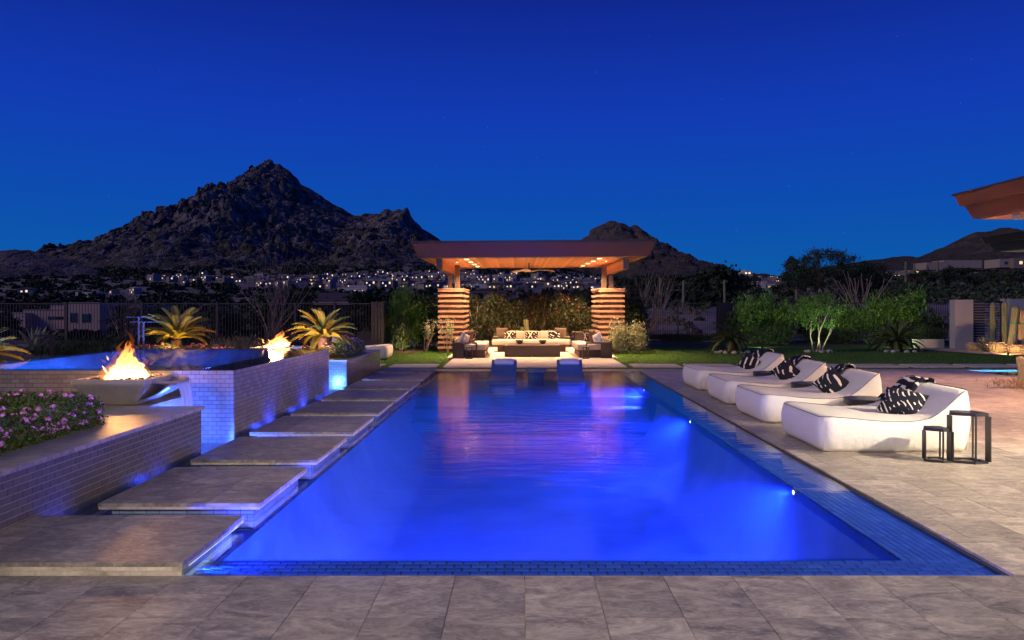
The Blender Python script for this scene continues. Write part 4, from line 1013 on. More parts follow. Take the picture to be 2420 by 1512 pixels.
# ------------------------------------------------------------------ lanterns
def lantern(cx_, cy_, w, d, h, label):
    r_ = root('floor_lantern', label, 'lantern', (cx_, cy_, 0)); 
    out = [(-w/2, -d*.05), (w*.08, -d/2), (w/2, -d*.38), (w*.42, d*.42), (-w*.25, d/2)]
    def ringmb(z0, z1, inn):
        mb = MB(); o_ = [Vector((cx_+a, cy_+b, 0)) for a, b in out]; c = sum(o_, Vector())/5; n = 5
        i_ = [c+(p-c)*inn for p in o_]
        for k in range(n):
            a, b, ai, bi_ = o_[k], o_[(k+1) % n], i_[k], i_[(k+1) % n]
            mb.hexa([a+Vector((0,0,z0)), b+Vector((0,0,z0)), bi_+Vector((0,0,z0)), ai+Vector((0,0,z0))], [a+Vector((0,0,z1)), b+Vector((0,0,z1)), bi_+Vector((0,0,z1)), ai+Vector((0,0,z1))])
        return mb
    ob('base_ring', ringmb(.0, .025, .72), M_DARK, r_); ob('top_ring', ringmb(h-.03, h, .72), M_DARK, r_)
    o_ = [Vector((cx_+a, cy_+b, 0)) for a, b in out]; c = sum(o_, Vector())/5
    mb = MB()
    mb.f.append(tuple(range(5))); mb.v += [tuple(c+(p-c)*.9+Vector((0,0,h+.001))) for p in o_]; mb.f.append(tuple(range(9, 4, -1))); mb.v += [tuple(c+(p-c)*.9+Vector((0,0,h-.02))) for p in o_]
    for k in range(5): mb.f.append((k, (k+1) % 5, 5+(k+1) % 5, 5+k))
    ob('lid', mb, M_DARK, r_)
    for k in range(5):
        p = o_[k]; qv = c+(p-c)*.78
        ob('upright', MB().beam(p*.985+c*.015+Vector((0,0,.0255)), p*.985+c*.015+Vector((0,0,h-.0305)), .013, .10*w/.41) if k in (0, 2) else MB().beam(p*.97+c*.03+Vector((0,0,.0255)), p*.97+c*.03+Vector((0,0,h-.0305)), .014), M_DARK, r_)
    ob('candle_tray', MB().lathe([(0, .002), (.06, .002), (.06, .016), (0, .016)], (c.x, c.y, 0), 16), M_STEEL, r_)
    return r_
lantern(4.55, 7.69, .345, .27, .51, 'tall black geometric floor lantern at right, beside the nearest lounger')
lantern(4.27, 7.74, .245, .23, .345, 'short black geometric floor lantern left of the tall one')

# ------------------------------------------------------------------ fire bowls
M_FLAME = bpy.data.materials.new('flame'); M_FLAME.use_nodes = True
n = M_FLAME.node_tree; n.nodes.clear(); o = n.nodes.new('ShaderNodeOutputMaterial'); e = n.nodes.new('ShaderNodeEmission'); t = n.nodes.new('ShaderNodeBsdfTransparent'); mx = n.nodes.new('ShaderNodeMixShader')
lw = n.nodes.new('ShaderNodeLayerWeight'); lw.inputs[0].default_value = .35
tc = n.nodes.new('ShaderNodeTexCoord'); sp = n.nodes.new('ShaderNodeSeparateXYZ'); n.links.new(tc.outputs['Generated'], sp.inputs[0])
cr = n.nodes.new('ShaderNodeValToRGB'); n.links.new(sp.outputs['Z'], cr.inputs[0]); el = cr.color_ramp.elements
el[0].position = .0; el[0].color = (1, .70, .38, 1); el[1].position = 1; el[1].color = (1, .20, .02, 1); ee = el.new(.5); ee.color = (1, .45, .12, 1)
st = n.nodes.new('ShaderNodeMapRange'); n.links.new(sp.outputs['Z'], st.inputs[0]); st.inputs[3].default_value = 8.5; st.inputs[4].default_value = 1.3
n.links.new(cr.outputs[0], e.inputs[0]); n.links.new(st.outputs[0], e.inputs[1])
# denser at the foot, thin at the tips and edges
fm = n.nodes.new('ShaderNodeMath'); fm.operation = 'MULTIPLY'; iz = n.nodes.new('ShaderNodeMapRange'); n.links.new(sp.outputs['Z'], iz.inputs[0]); iz.inputs[3].default_value = 1.0; iz.inputs[4].default_value = .45
inv = n.nodes.new('ShaderNodeMapRange'); n.links.new(lw.outputs['Facing'], inv.inputs[0]); inv.inputs[3].default_value = .5; inv.inputs[4].default_value = .0
n.links.new(iz.outputs[0], fm.inputs[0]); n.links.new(inv.outputs[0], fm.inputs[1])
n.links.new(fm.outputs[0], mx.inputs[0]); n.links.new(t.outputs[0], mx.inputs[1]); n.links.new(e.outputs[0], mx.inputs[2]); n.links.new(mx.outputs[0], o.inputs[0])
M_VEIL = M_FLAME.copy(); M_VEIL.name = 'flame_veil'
for x in M_VEIL.node_tree.nodes:
    if x.type == 'MAP_RANGE' and abs(x.inputs[3].default_value-.5) < 1e-5: x.inputs[3].default_value = .10
    if x.type == 'MAP_RANGE' and abs(x.inputs[3].default_value-8.5) < 1e-5: x.inputs[3].default_value = 2.2; x.inputs[4].default_value = .8
    if x.type == 'VALTORGB':
        x.color_ramp.elements[0].color = (1, .36, .08, 1); x.color_ramp.elements[1].color = (1, .26, .04, 1)
def flame_mb(cx_, cy_, z, w, h, seed, lean=(0, 0), count=16):
    g = random.Random(seed); mb = MB()
    for i in range(count):
        a = g.random()*6.28; rr = w*.5*math.sqrt(g.random())*.8; x0 = cx_+math.cos(a)*rr; y0 = cy_+math.sin(a)*rr
        edge = 1 - rr/(w*.5); hh = h*(.22+.78*edge**1.2)*g.uniform(.55, 1.12); r0 = w*.085*g.uniform(.5, 1.2)
        pts, rad = [], []; ph = g.random()*6; pull = g.uniform(.45, .95)
        for k in range(11):
            t = k/10; sw = .12*w*math.sin(ph+t*5)*t
            sw += .05*w*math.sin(ph*2.7+t*13)*t
            pts.append((x0 + (cx_-x0)*pull*t + sw + lean[0]*h*t*t, y0 + (cy_-y0)*pull*t + .05*w*math.cos(ph*1.3+t*5)*t + lean[1]*h*t*t, z+hh*t))
            rad.append(r0*(math.sin(math.pi*min(1, .25+t*.75))**.8)*(1-t*.35)+.0008)
        mb.tube(pts, rad, 10)
    for i in range(4):     # loose licks
        a = g.random()*6.28; x0 = cx_+math.cos(a)*w*.42; y0 = cy_+math.sin(a)*w*.42; zz = z+h*g.uniform(.1, .5); L = h*g.uniform(.08, .16)
        mb.tube([(x0+math.cos(a)*w*.1*t, y0, zz+L*t) for t in (0, .3, .6, 1)], [.003, w*.022, w*.015, .0008], 6)
    return mb
def fire_bowl(cx_, cy_, half, z0, z1, spout, label, fw, fh, seed, energy, lean=(0, 0)):
    r_ = root('fire_bowl', label, 'fire bowl', (cx_, cy_, z0)); hb = half*.52; r2 = half-.07; t_ = .02
    def sq(h_, z): return [(cx_-h_, cy_-h_, z), (cx_+h_, cy_-h_, z), (cx_+h_, cy_+h_, z), (cx_-h_, cy_+h_, z)]
    mb = MB(); mb.hexa(sq(hb, z0+.001), sq(half, z1-.05)); mb2 = MB()
    for k in range(4):
        a0, b0 = sq(half, z1-.049)[k], sq(half, z1-.049)[(k+1) % 4]; a1, b1 = sq(r2, z1-.049)[k], sq(r2, z1-.049)[(k+1) % 4]
        mb2.hexa([a0, b0, b1, a1], [(p[0], p[1], z1) for p in (a0, b0, b1, a1)])
    bevel(ob('bowl', mb, M_CONC, r_), .02); ob('rim', mb2, M_CONC, r_)
    g = random.Random(seed); mb = MB()
    for i in range(240):
        x = cx_+g.uniform(-r2, r2)*.96; y = cy_+g.uniform(-r2, r2)*.96; s_ = g.uniform(.012, .03); zc = z1-.045+g.uniform(0, .03)
        mb.lathe([(0, -s_), (s_*.9, -s_*.3), (s_*.8, s_*.5), (0, s_)], (x, y, zc), 5)
    o = ob('lava_rock', mb, M_ROCKS, r_); o['kind'] = 'stuff'
    f = ob('flame', flame_mb(cx_, cy_, z1-.03, fw, fh, seed, lean, 62), M_FLAME, r_, True)
    inner = ob('flame_core', flame_mb(cx_, cy_, z1-.03, fw*.6, fh*.5, seed+50, lean, 26), M_FLAME, f, True)
    ob('flame_veil', flame_mb(cx_, cy_, z1-.02, fw*1.22, fh*1.12, seed+90, lean, 34), M_VEIL, f, True)
    lamp('POINT', (cx_, cy_, z1+.11), energy, (1, .45, .13), .14, parent=r_, name='flame_lamp')
    if spout:
        xs = cx_+half
        mb = MB(); P = []
        for i in range(9):
            t = i/8; X = xs-.04 + t*.25; z = z1-.055 - .015*t
            P.append([(X, cy_-.24, z+.04), (X, cy_-.235, z), (X, cy_+.235, z), (X, cy_+.24, z+.04)])
        mb.grid(P); o = ob('scupper', mb, M_COPPER, r_, True); md = o.modifiers.new('s', 'SOLIDIFY'); md.thickness = .008
        mb = MB(); P = []
        for i in range(9):
            t = i/8; X = xs-.16 + t*.36; z = z1-.24 + .175*t**1.6; P.append([(X, cy_-.24, z), (X, cy_, z-.02), (X, cy_+.24, z)])
        mb.grid(P); o = ob('scupper_underside', mb, M_COPPER, r_, True); md = o.modifiers.new('s', 'SOLIDIFY'); md.thickness = .01
        mb = MB(); P = []; g = random.Random(9)
        for i in range(15):
            t = i/14; X = xs+.205 + .13*math.sqrt(t)*1.0; z = z1-.065 - t*t*.75 - t*.08; row = []
            for j in range(13):
                v = -1+2*j/12; row.append((X+.012*math.sin(v*9+t*3)*t, cy_+v*(.16-.05*t), z))
            P.append(row)
        mb.grid(P); m = bpy.data.materials.new('falling_water'); m.use_nodes = True; b = m.node_tree.nodes['Principled BSDF']; b.inputs['Base Color'].default_value = (.75, .82, .95, 1); b.inputs['Roughness'].default_value = .25; b.inputs['Alpha'].default_value = .62
        w_ = ob('falling_water', mb, m, r_, True)
    return r_
fire_bowl(-4.47, 8.58, .40, .486, .785, True, 'square concrete fire bowl with tall flame and water spout, in front of the spa', .54, .52, 4, 430)
fire_bowl(-4.72, 14.62, .38, .462, .79, False, 'rear square fire bowl burning behind the spa', .54, .38, 8, 340, (.35, 0))

# ------------------------------------------------------------------ planting helpers
def lantana(name, label, x0, x1, y0, y1, z, h, seed, nleaf, nbloom, fm, cat='flowering shrub', leafs=.028, bs=.018):
    r_ = root(name, label, cat, ((x0+x1)/2, (y0+y1)/2, z)); g = np.random.default_rng(seed)
    def hf(x, y):
        u = (x-x0)/(x1-x0); v = (y-y0)/(y1-y0); e = np.minimum(1, np.minimum(np.minimum(u, 1-u)*(x1-x0), np.minimum(v, 1-v)*(y1-y0))/.16)
        return h*(.62+.38*np.sqrt(np.clip(e, 0, 1)))*(.80+.45*(fbm(x*3.2, y*3.2, seed, 3)-.45)*2)
    n = nleaf; x = x0+g.random(n)*(x1-x0); y = y0+g.random(n)*(y1-y0)
    side = g.random(n) < .42; face = g.random(n) < .55
    x = np.where(side & face, x1-.03+g.normal(0, .035, n), x); y = np.where(side & ~face, y0+.03+g.normal(0, .035, n), y)
    H = hf(np.clip(x, x0, x1), np.clip(y, y0, y1)); zz = np.where(side, g.random(n)*H, H*(1-np.abs(g.normal(0, .13, n)))+g.normal(0, .008, n)); zz = np.clip(zz, .01, None)
    P = np.stack([x, y, z+zz], -1)
    a = g.normal(size=(n, 3)); a[:, 2] += .5; a /= np.linalg.norm(a, axis=1)[:, None]; b = np.cross(a, g.normal(size=(n, 3))); b /= np.linalg.norm(b, axis=1)[:, None]
    s_ = leafs*g.uniform(.6, 1.3, (n, 1)); V = np.stack([P-a*s_*.4, P+b*s_*.36, P+a*s_*.6, P-b*s_*.36], 1).reshape(-1, 3)
    link('foliage', np_mesh('foliage', V, np.arange(n*4).reshape(-1, 4), M_LAVL), r_, kind='stuff')
    mb = MB()
    for i in range(nbloom):
        if g.random() < .35:
            if g.random() < .6: X = x1-.0+g.normal()*.015; Y = y0+g.random()*(y1-y0)
            else: X = x0+g.random()*(x1-x0); Y = y0+g.normal()*.015
            Hh = hf(np.clip(X, x0, x1), np.clip(Y, y0, y1)); Z = Hh*g.uniform(.35, 1)
        else:
            X = x0+g.random()*(x1-x0); Y = y0+g.random()*(y1-y0); Z = hf(X, Y)+g.uniform(-.01, .035)
        c = Vector((X, Y, z+float(Z)))
        for k in range(9):    # florets of one umbel
            d = Vector(g.normal(size=3)); d.normalize(); d.z = abs(d.z)*.8; p = c + d*bs*g.uniform(.5, 1.0); u = d.cross(Vector((.3, .5, .8))).normalized()*bs*.42; v = d.cross(u).normalized()*bs*.42
            mb.quad(p-u, p-v, p+u, p+v)
    me = bpy.data.meshes.new('blossom'); me.from_pydata(mb.v, [], mb.f); me.materials.append(fm)
    link('blossoms', me, r_, kind='stuff'); return r_
lantana('lantana_hedge', 'dense purple-flowered lantana hedge on the front planter', -6.2, -3.90, 4.4, 7.05, .46, .42, 3, 46000, 430, M_FLOW, leafs=.026, bs=.030)

def frond_mesh(L, w, droop, m, seed, nl=34):
    g = random.Random(seed); mb = MB(); pts = []
    for k in range(nl+1):
        t = k/nl; pts.append(Vector((L*(t - .10*t*t*droop), 0, L*(.55*t - (.35+.55*droop)*t*t*.8))))
    mb.tube(pts[::3]+[pts[-1]], [.008*(1-.7*i/(len(pts[::3]))) for i in range(len(pts[::3])+1)], 4, cap=False)
    for k in range(3, nl+1):
        t = k/nl; p = pts[k]; d = (pts[min(k+1, nl)]-pts[k-1]).normalized(); ll = w*math.sin(math.pi*min(1, .12+.80*t))**.6*(1 if t < .95 else .7)
        for s in (-1, 1):
            side = (Vector((0, s, .55)) + d*.95).normalized(); tip = p + side*ll*g.uniform(.92, 1.05); wd = d*.017*L/.7
            mb.quad(p-wd, p+wd, tip+wd*.15, tip-wd*.15)
    me = bpy.data.meshes.new('frond'); me.from_pydata(mb.v, [], mb.f); me.materials.append(m); return me
def sago(name, label, loc, th, tr, L, nf, m, seed, elev=(5, 75), w=.12, group=None, az=None):
    r_ = root(name, label, 'palm', loc, 0, group); g = random.Random(seed)
    mb = MB(); prof = []
    for k in range(13): t = k/12; prof.append((tr*(1.0+.12*math.sin(t*3))*(1.08 if k % 2 else .92), th*t))
    prof.append((tr*.5, th*1.05)); mb.lathe(prof, (0, 0, 0), 14)
    link('trunk', mb.mesh('trunk', mat('sago_trunk', (.16, .09, .05), .95, namt=.5, nscale=30, bump=1, bscale=60), True), r_, world=False)
    shapes = [frond_mesh(L, w, d, m, seed+i) for i, d in enumerate((.35, .6, .85))]
    for i in range(nf):
        e = elev[0] + (elev[1]-elev[0])*((i+.5)/nf)**1.1; a = i*137.5 + g.uniform(-10, 10)
        o = link('frond', shapes[0 if e > 50 else (1 if e > 25 else 2)], r_, world=False); o.location = (0, 0, th)
        o.rotation_euler = (g.uniform(-.25, .25), -R(e-28), R(a)); s_ = g.uniform(.85, 1.05); o.scale = (s_, s_, s_)
    return r_
def uplight(loc, e, col, label, target=None, ang=110, group='small garden uplights'):
    r_ = root('garden_uplight', label, 'garden light', loc, 0, group)
    link('housing', MB().lathe([(.03, 0), (.035, .05), (.03, .06), (0, .06)], n=10).mesh('housing', M_DARK), r_, world=False)
    tg = target or (loc[0], loc[1], loc[2]+2)
    lamp('SPOT', (loc[0], loc[1], loc[2]+.09), e, col, .03, tg, ang, .7, r_, name='uplight_lamp'); return r_
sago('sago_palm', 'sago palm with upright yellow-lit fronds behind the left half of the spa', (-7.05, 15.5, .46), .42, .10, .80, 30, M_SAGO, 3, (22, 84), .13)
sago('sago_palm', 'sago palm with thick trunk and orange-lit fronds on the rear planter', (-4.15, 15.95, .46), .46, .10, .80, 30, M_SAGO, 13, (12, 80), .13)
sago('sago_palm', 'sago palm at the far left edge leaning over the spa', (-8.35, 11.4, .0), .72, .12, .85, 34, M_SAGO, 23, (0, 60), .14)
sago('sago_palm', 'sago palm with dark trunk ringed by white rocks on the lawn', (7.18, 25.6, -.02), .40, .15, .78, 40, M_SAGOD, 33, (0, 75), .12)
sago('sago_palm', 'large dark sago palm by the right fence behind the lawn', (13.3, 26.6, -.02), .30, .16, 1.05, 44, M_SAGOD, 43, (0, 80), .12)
FL = (1, .62, .28)
uplight((-7.0, 15.0, .47), 60, (1, .60, .20), 'garden uplight under the left sago palm', (-7.05, 15.5, 1.3))
uplight((-4.05, 15.35, .49), 70, (1, .52, .16), 'garden uplight under the rear planter sago palm', (-4.15, 15.95, 1.3))
uplight((-7.5, 11.0, .0), 45, (1, .5, .2), 'garden uplight under the far left sago palm', (-8.0, 11.4, 1.3))
lantana('flower_clump', 'pink flower clump under the left sago palm behind the spa', -8.0, -5.9, 14.9, 15.75, .46, .34, 13, 9000, 300, M_FLOWP, bs=.026, leafs=.035)
lantana('flower_clump', 'round mauve flower clump at the right end of the rear planter', -4.15, -3.62, 15.75, 17.6, .47, .42, 17, 9000, 260, mat('mauve_bloom', (.55, .30, .52), .7, var=.3), bs=.022, leafs=.035)
lantana('flower_clump', 'pale pink flower clump left of the rear planter palm', -5.3, -4.3, 15.4, 16.2, .46, .30, 19, 5000, 160, M_FLOWP, bs=.022, leafs=.035)

# T-shaped garden lights
for x, zt, lb in ((-7.17, 1.365, 'taller thin T-shaped post at the back of the spa'), (-7.08, 1.275, 'shorter thin T-shaped post at the back of the spa')):
    r_ = root('t_post', lb, 'post', (x, 14.2, .46), 0, 'thin T-shaped posts behind the spa')
    ob('post', MB().box(x-.013, x+.013, 14.19, 14.21, .46, zt), M_BARK, r_); ob('crossbar', MB().box(x-.25, x+.25, 14.17, 14.23, zt+.001, zt+.012), M_BARK, r_)
r_ = root('path_light', 'dark L-shaped path light left of the spa by the agave', 'path light', (-9.3, 15.0, 0))
ob('post', MB().box(-9.33, -9.27, 14.97, 15.03, 0, .97), M_DARK, r_); ob('head', MB().box(-9.6, -9.27, 14.96, 15.04, .971, 1.01), M_DARK, r_)

def agave(label, loc, L, nl, seed, m=M_AGAVE, w=.13, cat='agave', name='agave', elev=(15, 85)):
    r_ = root(name, label, cat, loc); g = random.Random(seed); prof = []
    shapes = []
    for q_ in range(2):
        P = []
        for k in range(11):
            t = k/10; ww = w*(1.0-t)**.6*(0.55+1.2*t*(1-t)*2); x = L*t*(1-.12*q_*t); z = L*(.18*t - (.12+.25*q_)*t*t)
            P.append([(x, -ww/2, z+.25*ww), (x, 0, z-.06*ww), (x, ww/2, z+.25*ww)])
        mb = MB().grid(P); me = mb.mesh('leaf', m, True); shapes.append(me)
    for i in range(nl):
        e = elev[0] + (elev[1]-elev[0])*(i+.5)/nl; o = link('leaf', shapes[0 if e > 45 else 1], r_, world=False)
        o.rotation_euler = (g.uniform(-.1, .1), -R(e-5), R(i*137.5)); s_ = g.uniform(.85, 1.1); o.scale = (s_, s_, s_)
        md = o.modifiers.new('s', 'SOLIDIFY'); md.thickness = .012
    return r_
agave('big grey-green agave before the left fence', (-12.5, 19.5, .30), .78, 30, 5, w=.19)

# ------------------------------------------------------------------ fences
def fence(name, label, x0, x1, Y, z0, z1, pitch, posts, m, pw=.016, rails=(0.06, -.0)):
    r_ = root(name, label, 'fence', ((x0+x1)/2, Y, z0))
    bx = []; x = x0 + pitch
    while x < x1 - .02: bx.append(((x, Y, (z0+z1)/2+.02), (pw, pw, z1-z0-.10))); x += pitch
    pieces(r_, 'picket', m, bx)
    ob('top_rail', MB().box(x0, x1, Y-.018, Y+.018, z1-.035, z1), m, r_); ob('bottom_rail', MB().box(x0, x1, Y-.018, Y+.018, z0+.03, z0+.065), m, r_)
    for p in posts: ob('post', MB().box(p-.04, p+.04, Y-.04, Y+.04, z0-.1, z1+.03), m, r_)
    return r_
M_FENCE = mat('fence_bronze', (.075, .05, .04), .55); M_FENCED = mat('fence_black', (.02, .018, .02), .5)
px = [157+178*k for k in range(-1, 5)]
fence('iron_fence', 'long bronze iron fence across the left background', gx(-60, 27), gx(876, 27), 27, .06, 1.67, .107, [gx(p, 27) for p in (-21, 157, 335, 513, 697, 790)], M_FENCE)
fence('iron_fence', 'black iron fence right of the pavilion', gx(1440, 33.9), gx(2262, 33.9), 33.9, .10, 1.71, .10, [gx(p, 33.9) for p in (1602, 1694, 1728, 1830, 1925, 2030, 2130, 2250)], M_FENCED)
o = root('fence_pier', 'brown ribbed metal panel at the end of the left fence', 'fence panel', (gx(890, 27), 27, 0))
bx = [((gx(880+i*7.6, 27)+.03, 27.0, .86), (.10, .30+.03*(i % 2), 1.72)) for i in range(4)]; pieces(o, 'panel', M_FENCE, bx)
ob('return_wall', MB().box(gx(905, 27), gx(905, 27)+.06, 27.2, 31.5, 0, 1.7), M_FENCE, o)
o = ob('fence_footing', MB().box(gx(1660, 33.5), gx(1790, 33.5), 33.3, 33.45, -.02, .30), M_STUCCO); tag(o, 'low pale footing wall behind the ringed sago palm', 'wall')
o = ob('metal_screen', MB().box(gx(1696, 33.8), gx(1727, 33.8), 33.7, 33.8, .0, 1.68), M_FENCED); tag(o, 'solid dark metal screen in the black fence', 'fence panel')
# right walls and gate
o = ob('garden_wall', MB().box(16.12, 16.80, 27.9, 28.25, -.03, 1.80), M_STUCCO); tag(o, 'narrow grey stucco wall left of the slatted gate', 'wall')
o = ob('garden_wall', MB().box(17.95, 26, 27.9, 28.15, -.03, 1.83), M_STUCCO); tag(o, 'wide stucco wall behind the tall cacti', 'wall')
o = ob('retaining_wall', MB().box(15.0, 16.12, 28.6, 28.8, -.03, .30), M_STUCCO); tag(o, 'low stucco kerb wall below the end of the black fence', 'wall')
gt = root('slatted_gate', 'dark gate with thin pale horizontal slats between the stucco walls', 'gate', (17.3, 28, 0))
ob('frame', MB().box(16.81, 16.87, 27.98, 28.04, 0, 1.75).box(17.88, 17.94, 27.98, 28.04, 0, 1.75).box(16.871, 17.879, 27.98, 28.04, 1.69, 1.75), M_DARK, gt)
ob('backing_panel', MB().box(16.871, 17.30, 28.02, 28.035, .02, 1.68), M_DARK, gt)
pieces(gt, 'slat', mat('pale_slat', (.30, .28, .26), .6), [((17.375+.25*(0 if i > 1 else -1)*.5, 28.0, .28+i*.098), (1.0 if i > 12 else .98, .012, .018)) for i in range(15)])

def cactus(label, base, h, r, seed, lean=0, m=M_CACT, arms=0, ties=(), group=None, ribs=8, name='column_cactus'):
    r_ = root(name, label, 'cactus', base, 0, group); prof = []
    nK = 16; g = random.Random(seed); mb = MB(); n = ribs*4; basei = 0
    for k in range(nK+1):
        t = k/nK; rr = r*(1-.06*math.sin(t*9+seed)) * (1 if t < .93 else max(.05, math.sqrt(max(0, 1-((t-.93)/.075)**2)))); cx_ = lean*h*t + .015*math.sin(t*5+seed)
        for j in range(n):
            a = 6.2832*j/n; q_ = rr*(1+.16*math.cos(ribs*a)); mb.v.append((cx_+q_*math.cos(a), q_*math.sin(a), h*t))
    for k in range(nK):
        for j in range(n): a0 = k*n+j; a1 = k*n+(j+1) % n; mb.f.append((a0, a1, a1+n, a0+n))
    mb.f.append(tuple(nK*n+j for j in range(n)))
    link('stem', mb.mesh('stem', m, True), r_, world=False)
    for (dx, hh, rr) in (arms or []):
        mb = MB(); mb.lathe([(rr*.9, 0)] + [(rr*(1+.05*math.sin(k)), hh*k/8) for k in range(1, 8)] + [(rr*.7, hh*.97), (.0, hh)], (dx, 0, 0), 24, 6, .14)
        link('side_stem', mb.mesh('side_stem', m, True), r_, world=False)
    for tz in ties:
        cx_ = lean*tz; link('tie', MB().lathe([(r*1.2, -.015), (r*1.25, 0), (r*1.2, .015)], (cx_, 0, tz), 14).mesh('tie', M_TIE), r_, world=False)
    return r_
cactus('column cactus with green ties in front of the slatted gate', (17.15, 27.3, -.02), 1.72, .085, 1, .0, ties=(1.15, .75))
cactus('slim column cactus with green ties before the stucco wall', (17.15, 26.6, -.02), 1.76, .085, 2, -.02, ties=(1.25, .85))
cactus('leaning pale column cactus with a side stem by the stucco wall', (16.75, 25.7, -.02), 1.62, .10, 3, .10, arms=[(.12, 1.2, .05)], ties=(1.0, .58))
cactus('woolly pale cactus at the right picture edge', (17.3, 25.9, -.02), 1.5, .12, 4, -.05, m=M_CACTW, ties=(.98,))
cactus('knobbly cactus growing from the dry bed at the deck edge', (9.82, 14.7, -.02), .62, .07, 5, -.08, m=M_CACTW, arms=[(.14, .34, .05)])
cactus('tall column cactus in the middle of the hedge behind the sofa', (.27, 28.9, 0), 1.05, .08, 6, .0, arms=[(-.17, .78, .06), (.22, .45, .07)], group=None)
def barrel(label, c, r, seed):
    r_ = root('barrel_cactus', label, 'cactus', c); mb = MB()
    mb.lathe([(r*.5, 0), (r*.9, r*.35), (r, r*.7), (r*.9, r*1.1), (r*.6, r*1.4), (.001, r*1.5)], (0, 0, 0), 60, 15, .09)
    link('body', mb.mesh('body', M_CACT, True), r_, world=False); mb = MB()
    for i in range(15):
        a = 6.2832*i/15
        for k in range(5):
            rr = [.62, .93, 1.07, .97, .66][k]*r; z = [.1, .4, .75, 1.12, 1.4][k]*r; p = Vector((rr*math.cos(a), rr*math.sin(a), z))
            for s in (-1, 1): mb.beam(p, p+Vector((math.cos(a+s*.5), math.sin(a+s*.5), .2*s))*r*.35, .008, .008)
    link('spines', mb.mesh('spines', M_SPINE), r_, kind='stuff', world=False); return r_
barrel('round barrel cactus at the foot of the narrow stucco wall', (gx(2302, 26.6), 26.6, -.02), .20, 1)
barrel('wide barrel cactus right of the spiky yucca', (gx(2354, 25.6), 25.6, -.02), .25, 2)
barrel('barrel cactus beside the leaning column cactus', (gx(2404, 25.2), 25.2, -.02), .20, 3)
agave('spiky yucca rosette between the barrel cacti', (gx(2332, 26.2), 26.2, 0), .52, 60, 7, M_LEAFP, .035, 'yucca', 'yucca', (8, 85))
# dry ground bed at the deck edge
V, Fq = leaf_cloud(44, 2600, (1.0, .75, .10), .10, .12, 60, .30, (10.3, 14.5, .04), .1, 0, .6)
o = link('dry_grass_clump', np_mesh('dry_grass_clump', V, Fq, mat('dry_grass', (.30, .19, .11), .9, var=.4)), kind='stuff')

# ------------------------------------------------------------------ shrubs and small trees
def shrub(name, label, base, rx, ry, h, n, leaf, m, seed, cat='shrub', stems=5, aspect=.4, up=.4, group=None, clumps=40, bloom=None, spread=.22, shell=.35, stem_m=None):
    r_ = root(name, label, cat, base, 0, group); g = random.Random(seed)
    V, Fq = leaf_cloud(seed, n, (rx, ry, h/2), leaf, aspect, clumps, spread, (0, 0, h*.52), shell, 0, up)
    V[:, 2] = np.maximum(V[:, 2], .01)
    link('foliage', np_mesh('foliage', V, Fq, m), r_, kind='stuff', world=False); mb = MB()
    for i in range(stems):
        a = g.random()*6.28; p = Vector((0, 0, 0)); tip = Vector((math.cos(a)*rx*.6, math.sin(a)*ry*.6, h*g.uniform(.6, .9)))
        mb.tube([p+Vector((math.cos(a)*.04, math.sin(a)*.04, 0)), p.lerp(tip, .5)+Vector((g.gauss(0, .04), g.gauss(0, .04), 0)), tip], [.016*h, .011*h, .004*h], 5, cap=False)
    link('stems', mb.mesh('stems', stem_m or M_BARKP), r_, world=False)
    if bloom:
        V, Fq = leaf_cloud(seed+5, bloom[0], (rx*1.02, ry*1.02, h/2), bloom[2], .9, clumps, spread, (0, 0, h*.55), shell+.15, 0, 0)
        link('blossoms', np_mesh('blossoms', V, Fq, bloom[1]), r_, kind='stuff', world=False)
    return r_
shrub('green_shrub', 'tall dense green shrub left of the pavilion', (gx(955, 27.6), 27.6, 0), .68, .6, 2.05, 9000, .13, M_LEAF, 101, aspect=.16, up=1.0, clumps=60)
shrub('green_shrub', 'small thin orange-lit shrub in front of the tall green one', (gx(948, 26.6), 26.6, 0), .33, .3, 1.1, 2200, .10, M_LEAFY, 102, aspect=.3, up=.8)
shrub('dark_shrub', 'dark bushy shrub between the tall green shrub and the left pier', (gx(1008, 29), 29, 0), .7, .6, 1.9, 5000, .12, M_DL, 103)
def twiggy(label, px, Y, h, seed, m=M_LEAFP, n=260, w=.35, group='small pale desert shrubs by the piers'):
    r_ = root('pale_shrub', label, 'shrub', (gx(px, Y), Y, -.02)); g = random.Random(seed); mb = MB(); ends = []
    for i in range(5):
        a = g.random()*6.28; ends += twig(mb, (0, 0, 0), (math.cos(a)*w, math.sin(a)*w, 1), h*.5, .012, 2, g, 2, .28, 4, .08, .3, 4)
    link('stems', mb.mesh('stems', M_BARKP), r_, world=False); Vs, k = [], 0; gg = np.random.default_rng(seed)
    E = np.array([tuple(e) for e in ends]); idx_ = gg.integers(0, len(E), n); t = gg.random((n, 1))**.5; P = E[idx_]*(.45+.55*t) + gg.normal(size=(n, 3))*.035
    a = gg.normal(size=(n, 3)); a[:, 2] += .6; a /= np.linalg.norm(a, axis=1)[:, None]; b = np.cross(a, gg.normal(size=(n, 3))); b /= np.linalg.norm(b, axis=1)[:, None]; s_ = .055
    V = np.stack([P-a*s_*.4, P+b*s_*.3, P+a*s_*.7, P-b*s_*.3], 1).reshape(-1, 3)
    link('foliage', np_mesh('foliage', V, np.arange(n*4).reshape(-1, 4), m), r_, kind='stuff', world=False); return r_
twiggy('sparse silvery shrub on the bed edge left of the left pier', 1006, 25.2, 1.05, 1)
twiggy('sparse pale shrub in front of the left pier', 1058, 25.0, 1.1, 2, n=420)
shrub('pale_shrub', 'bushy pale green shrub in front of the right pier', (gx(1461, 25.1), 25.1, -.02), .34, .3, 1.05, 2200, .065, M_LEAFP, 111, aspect=.5, spread=.26)
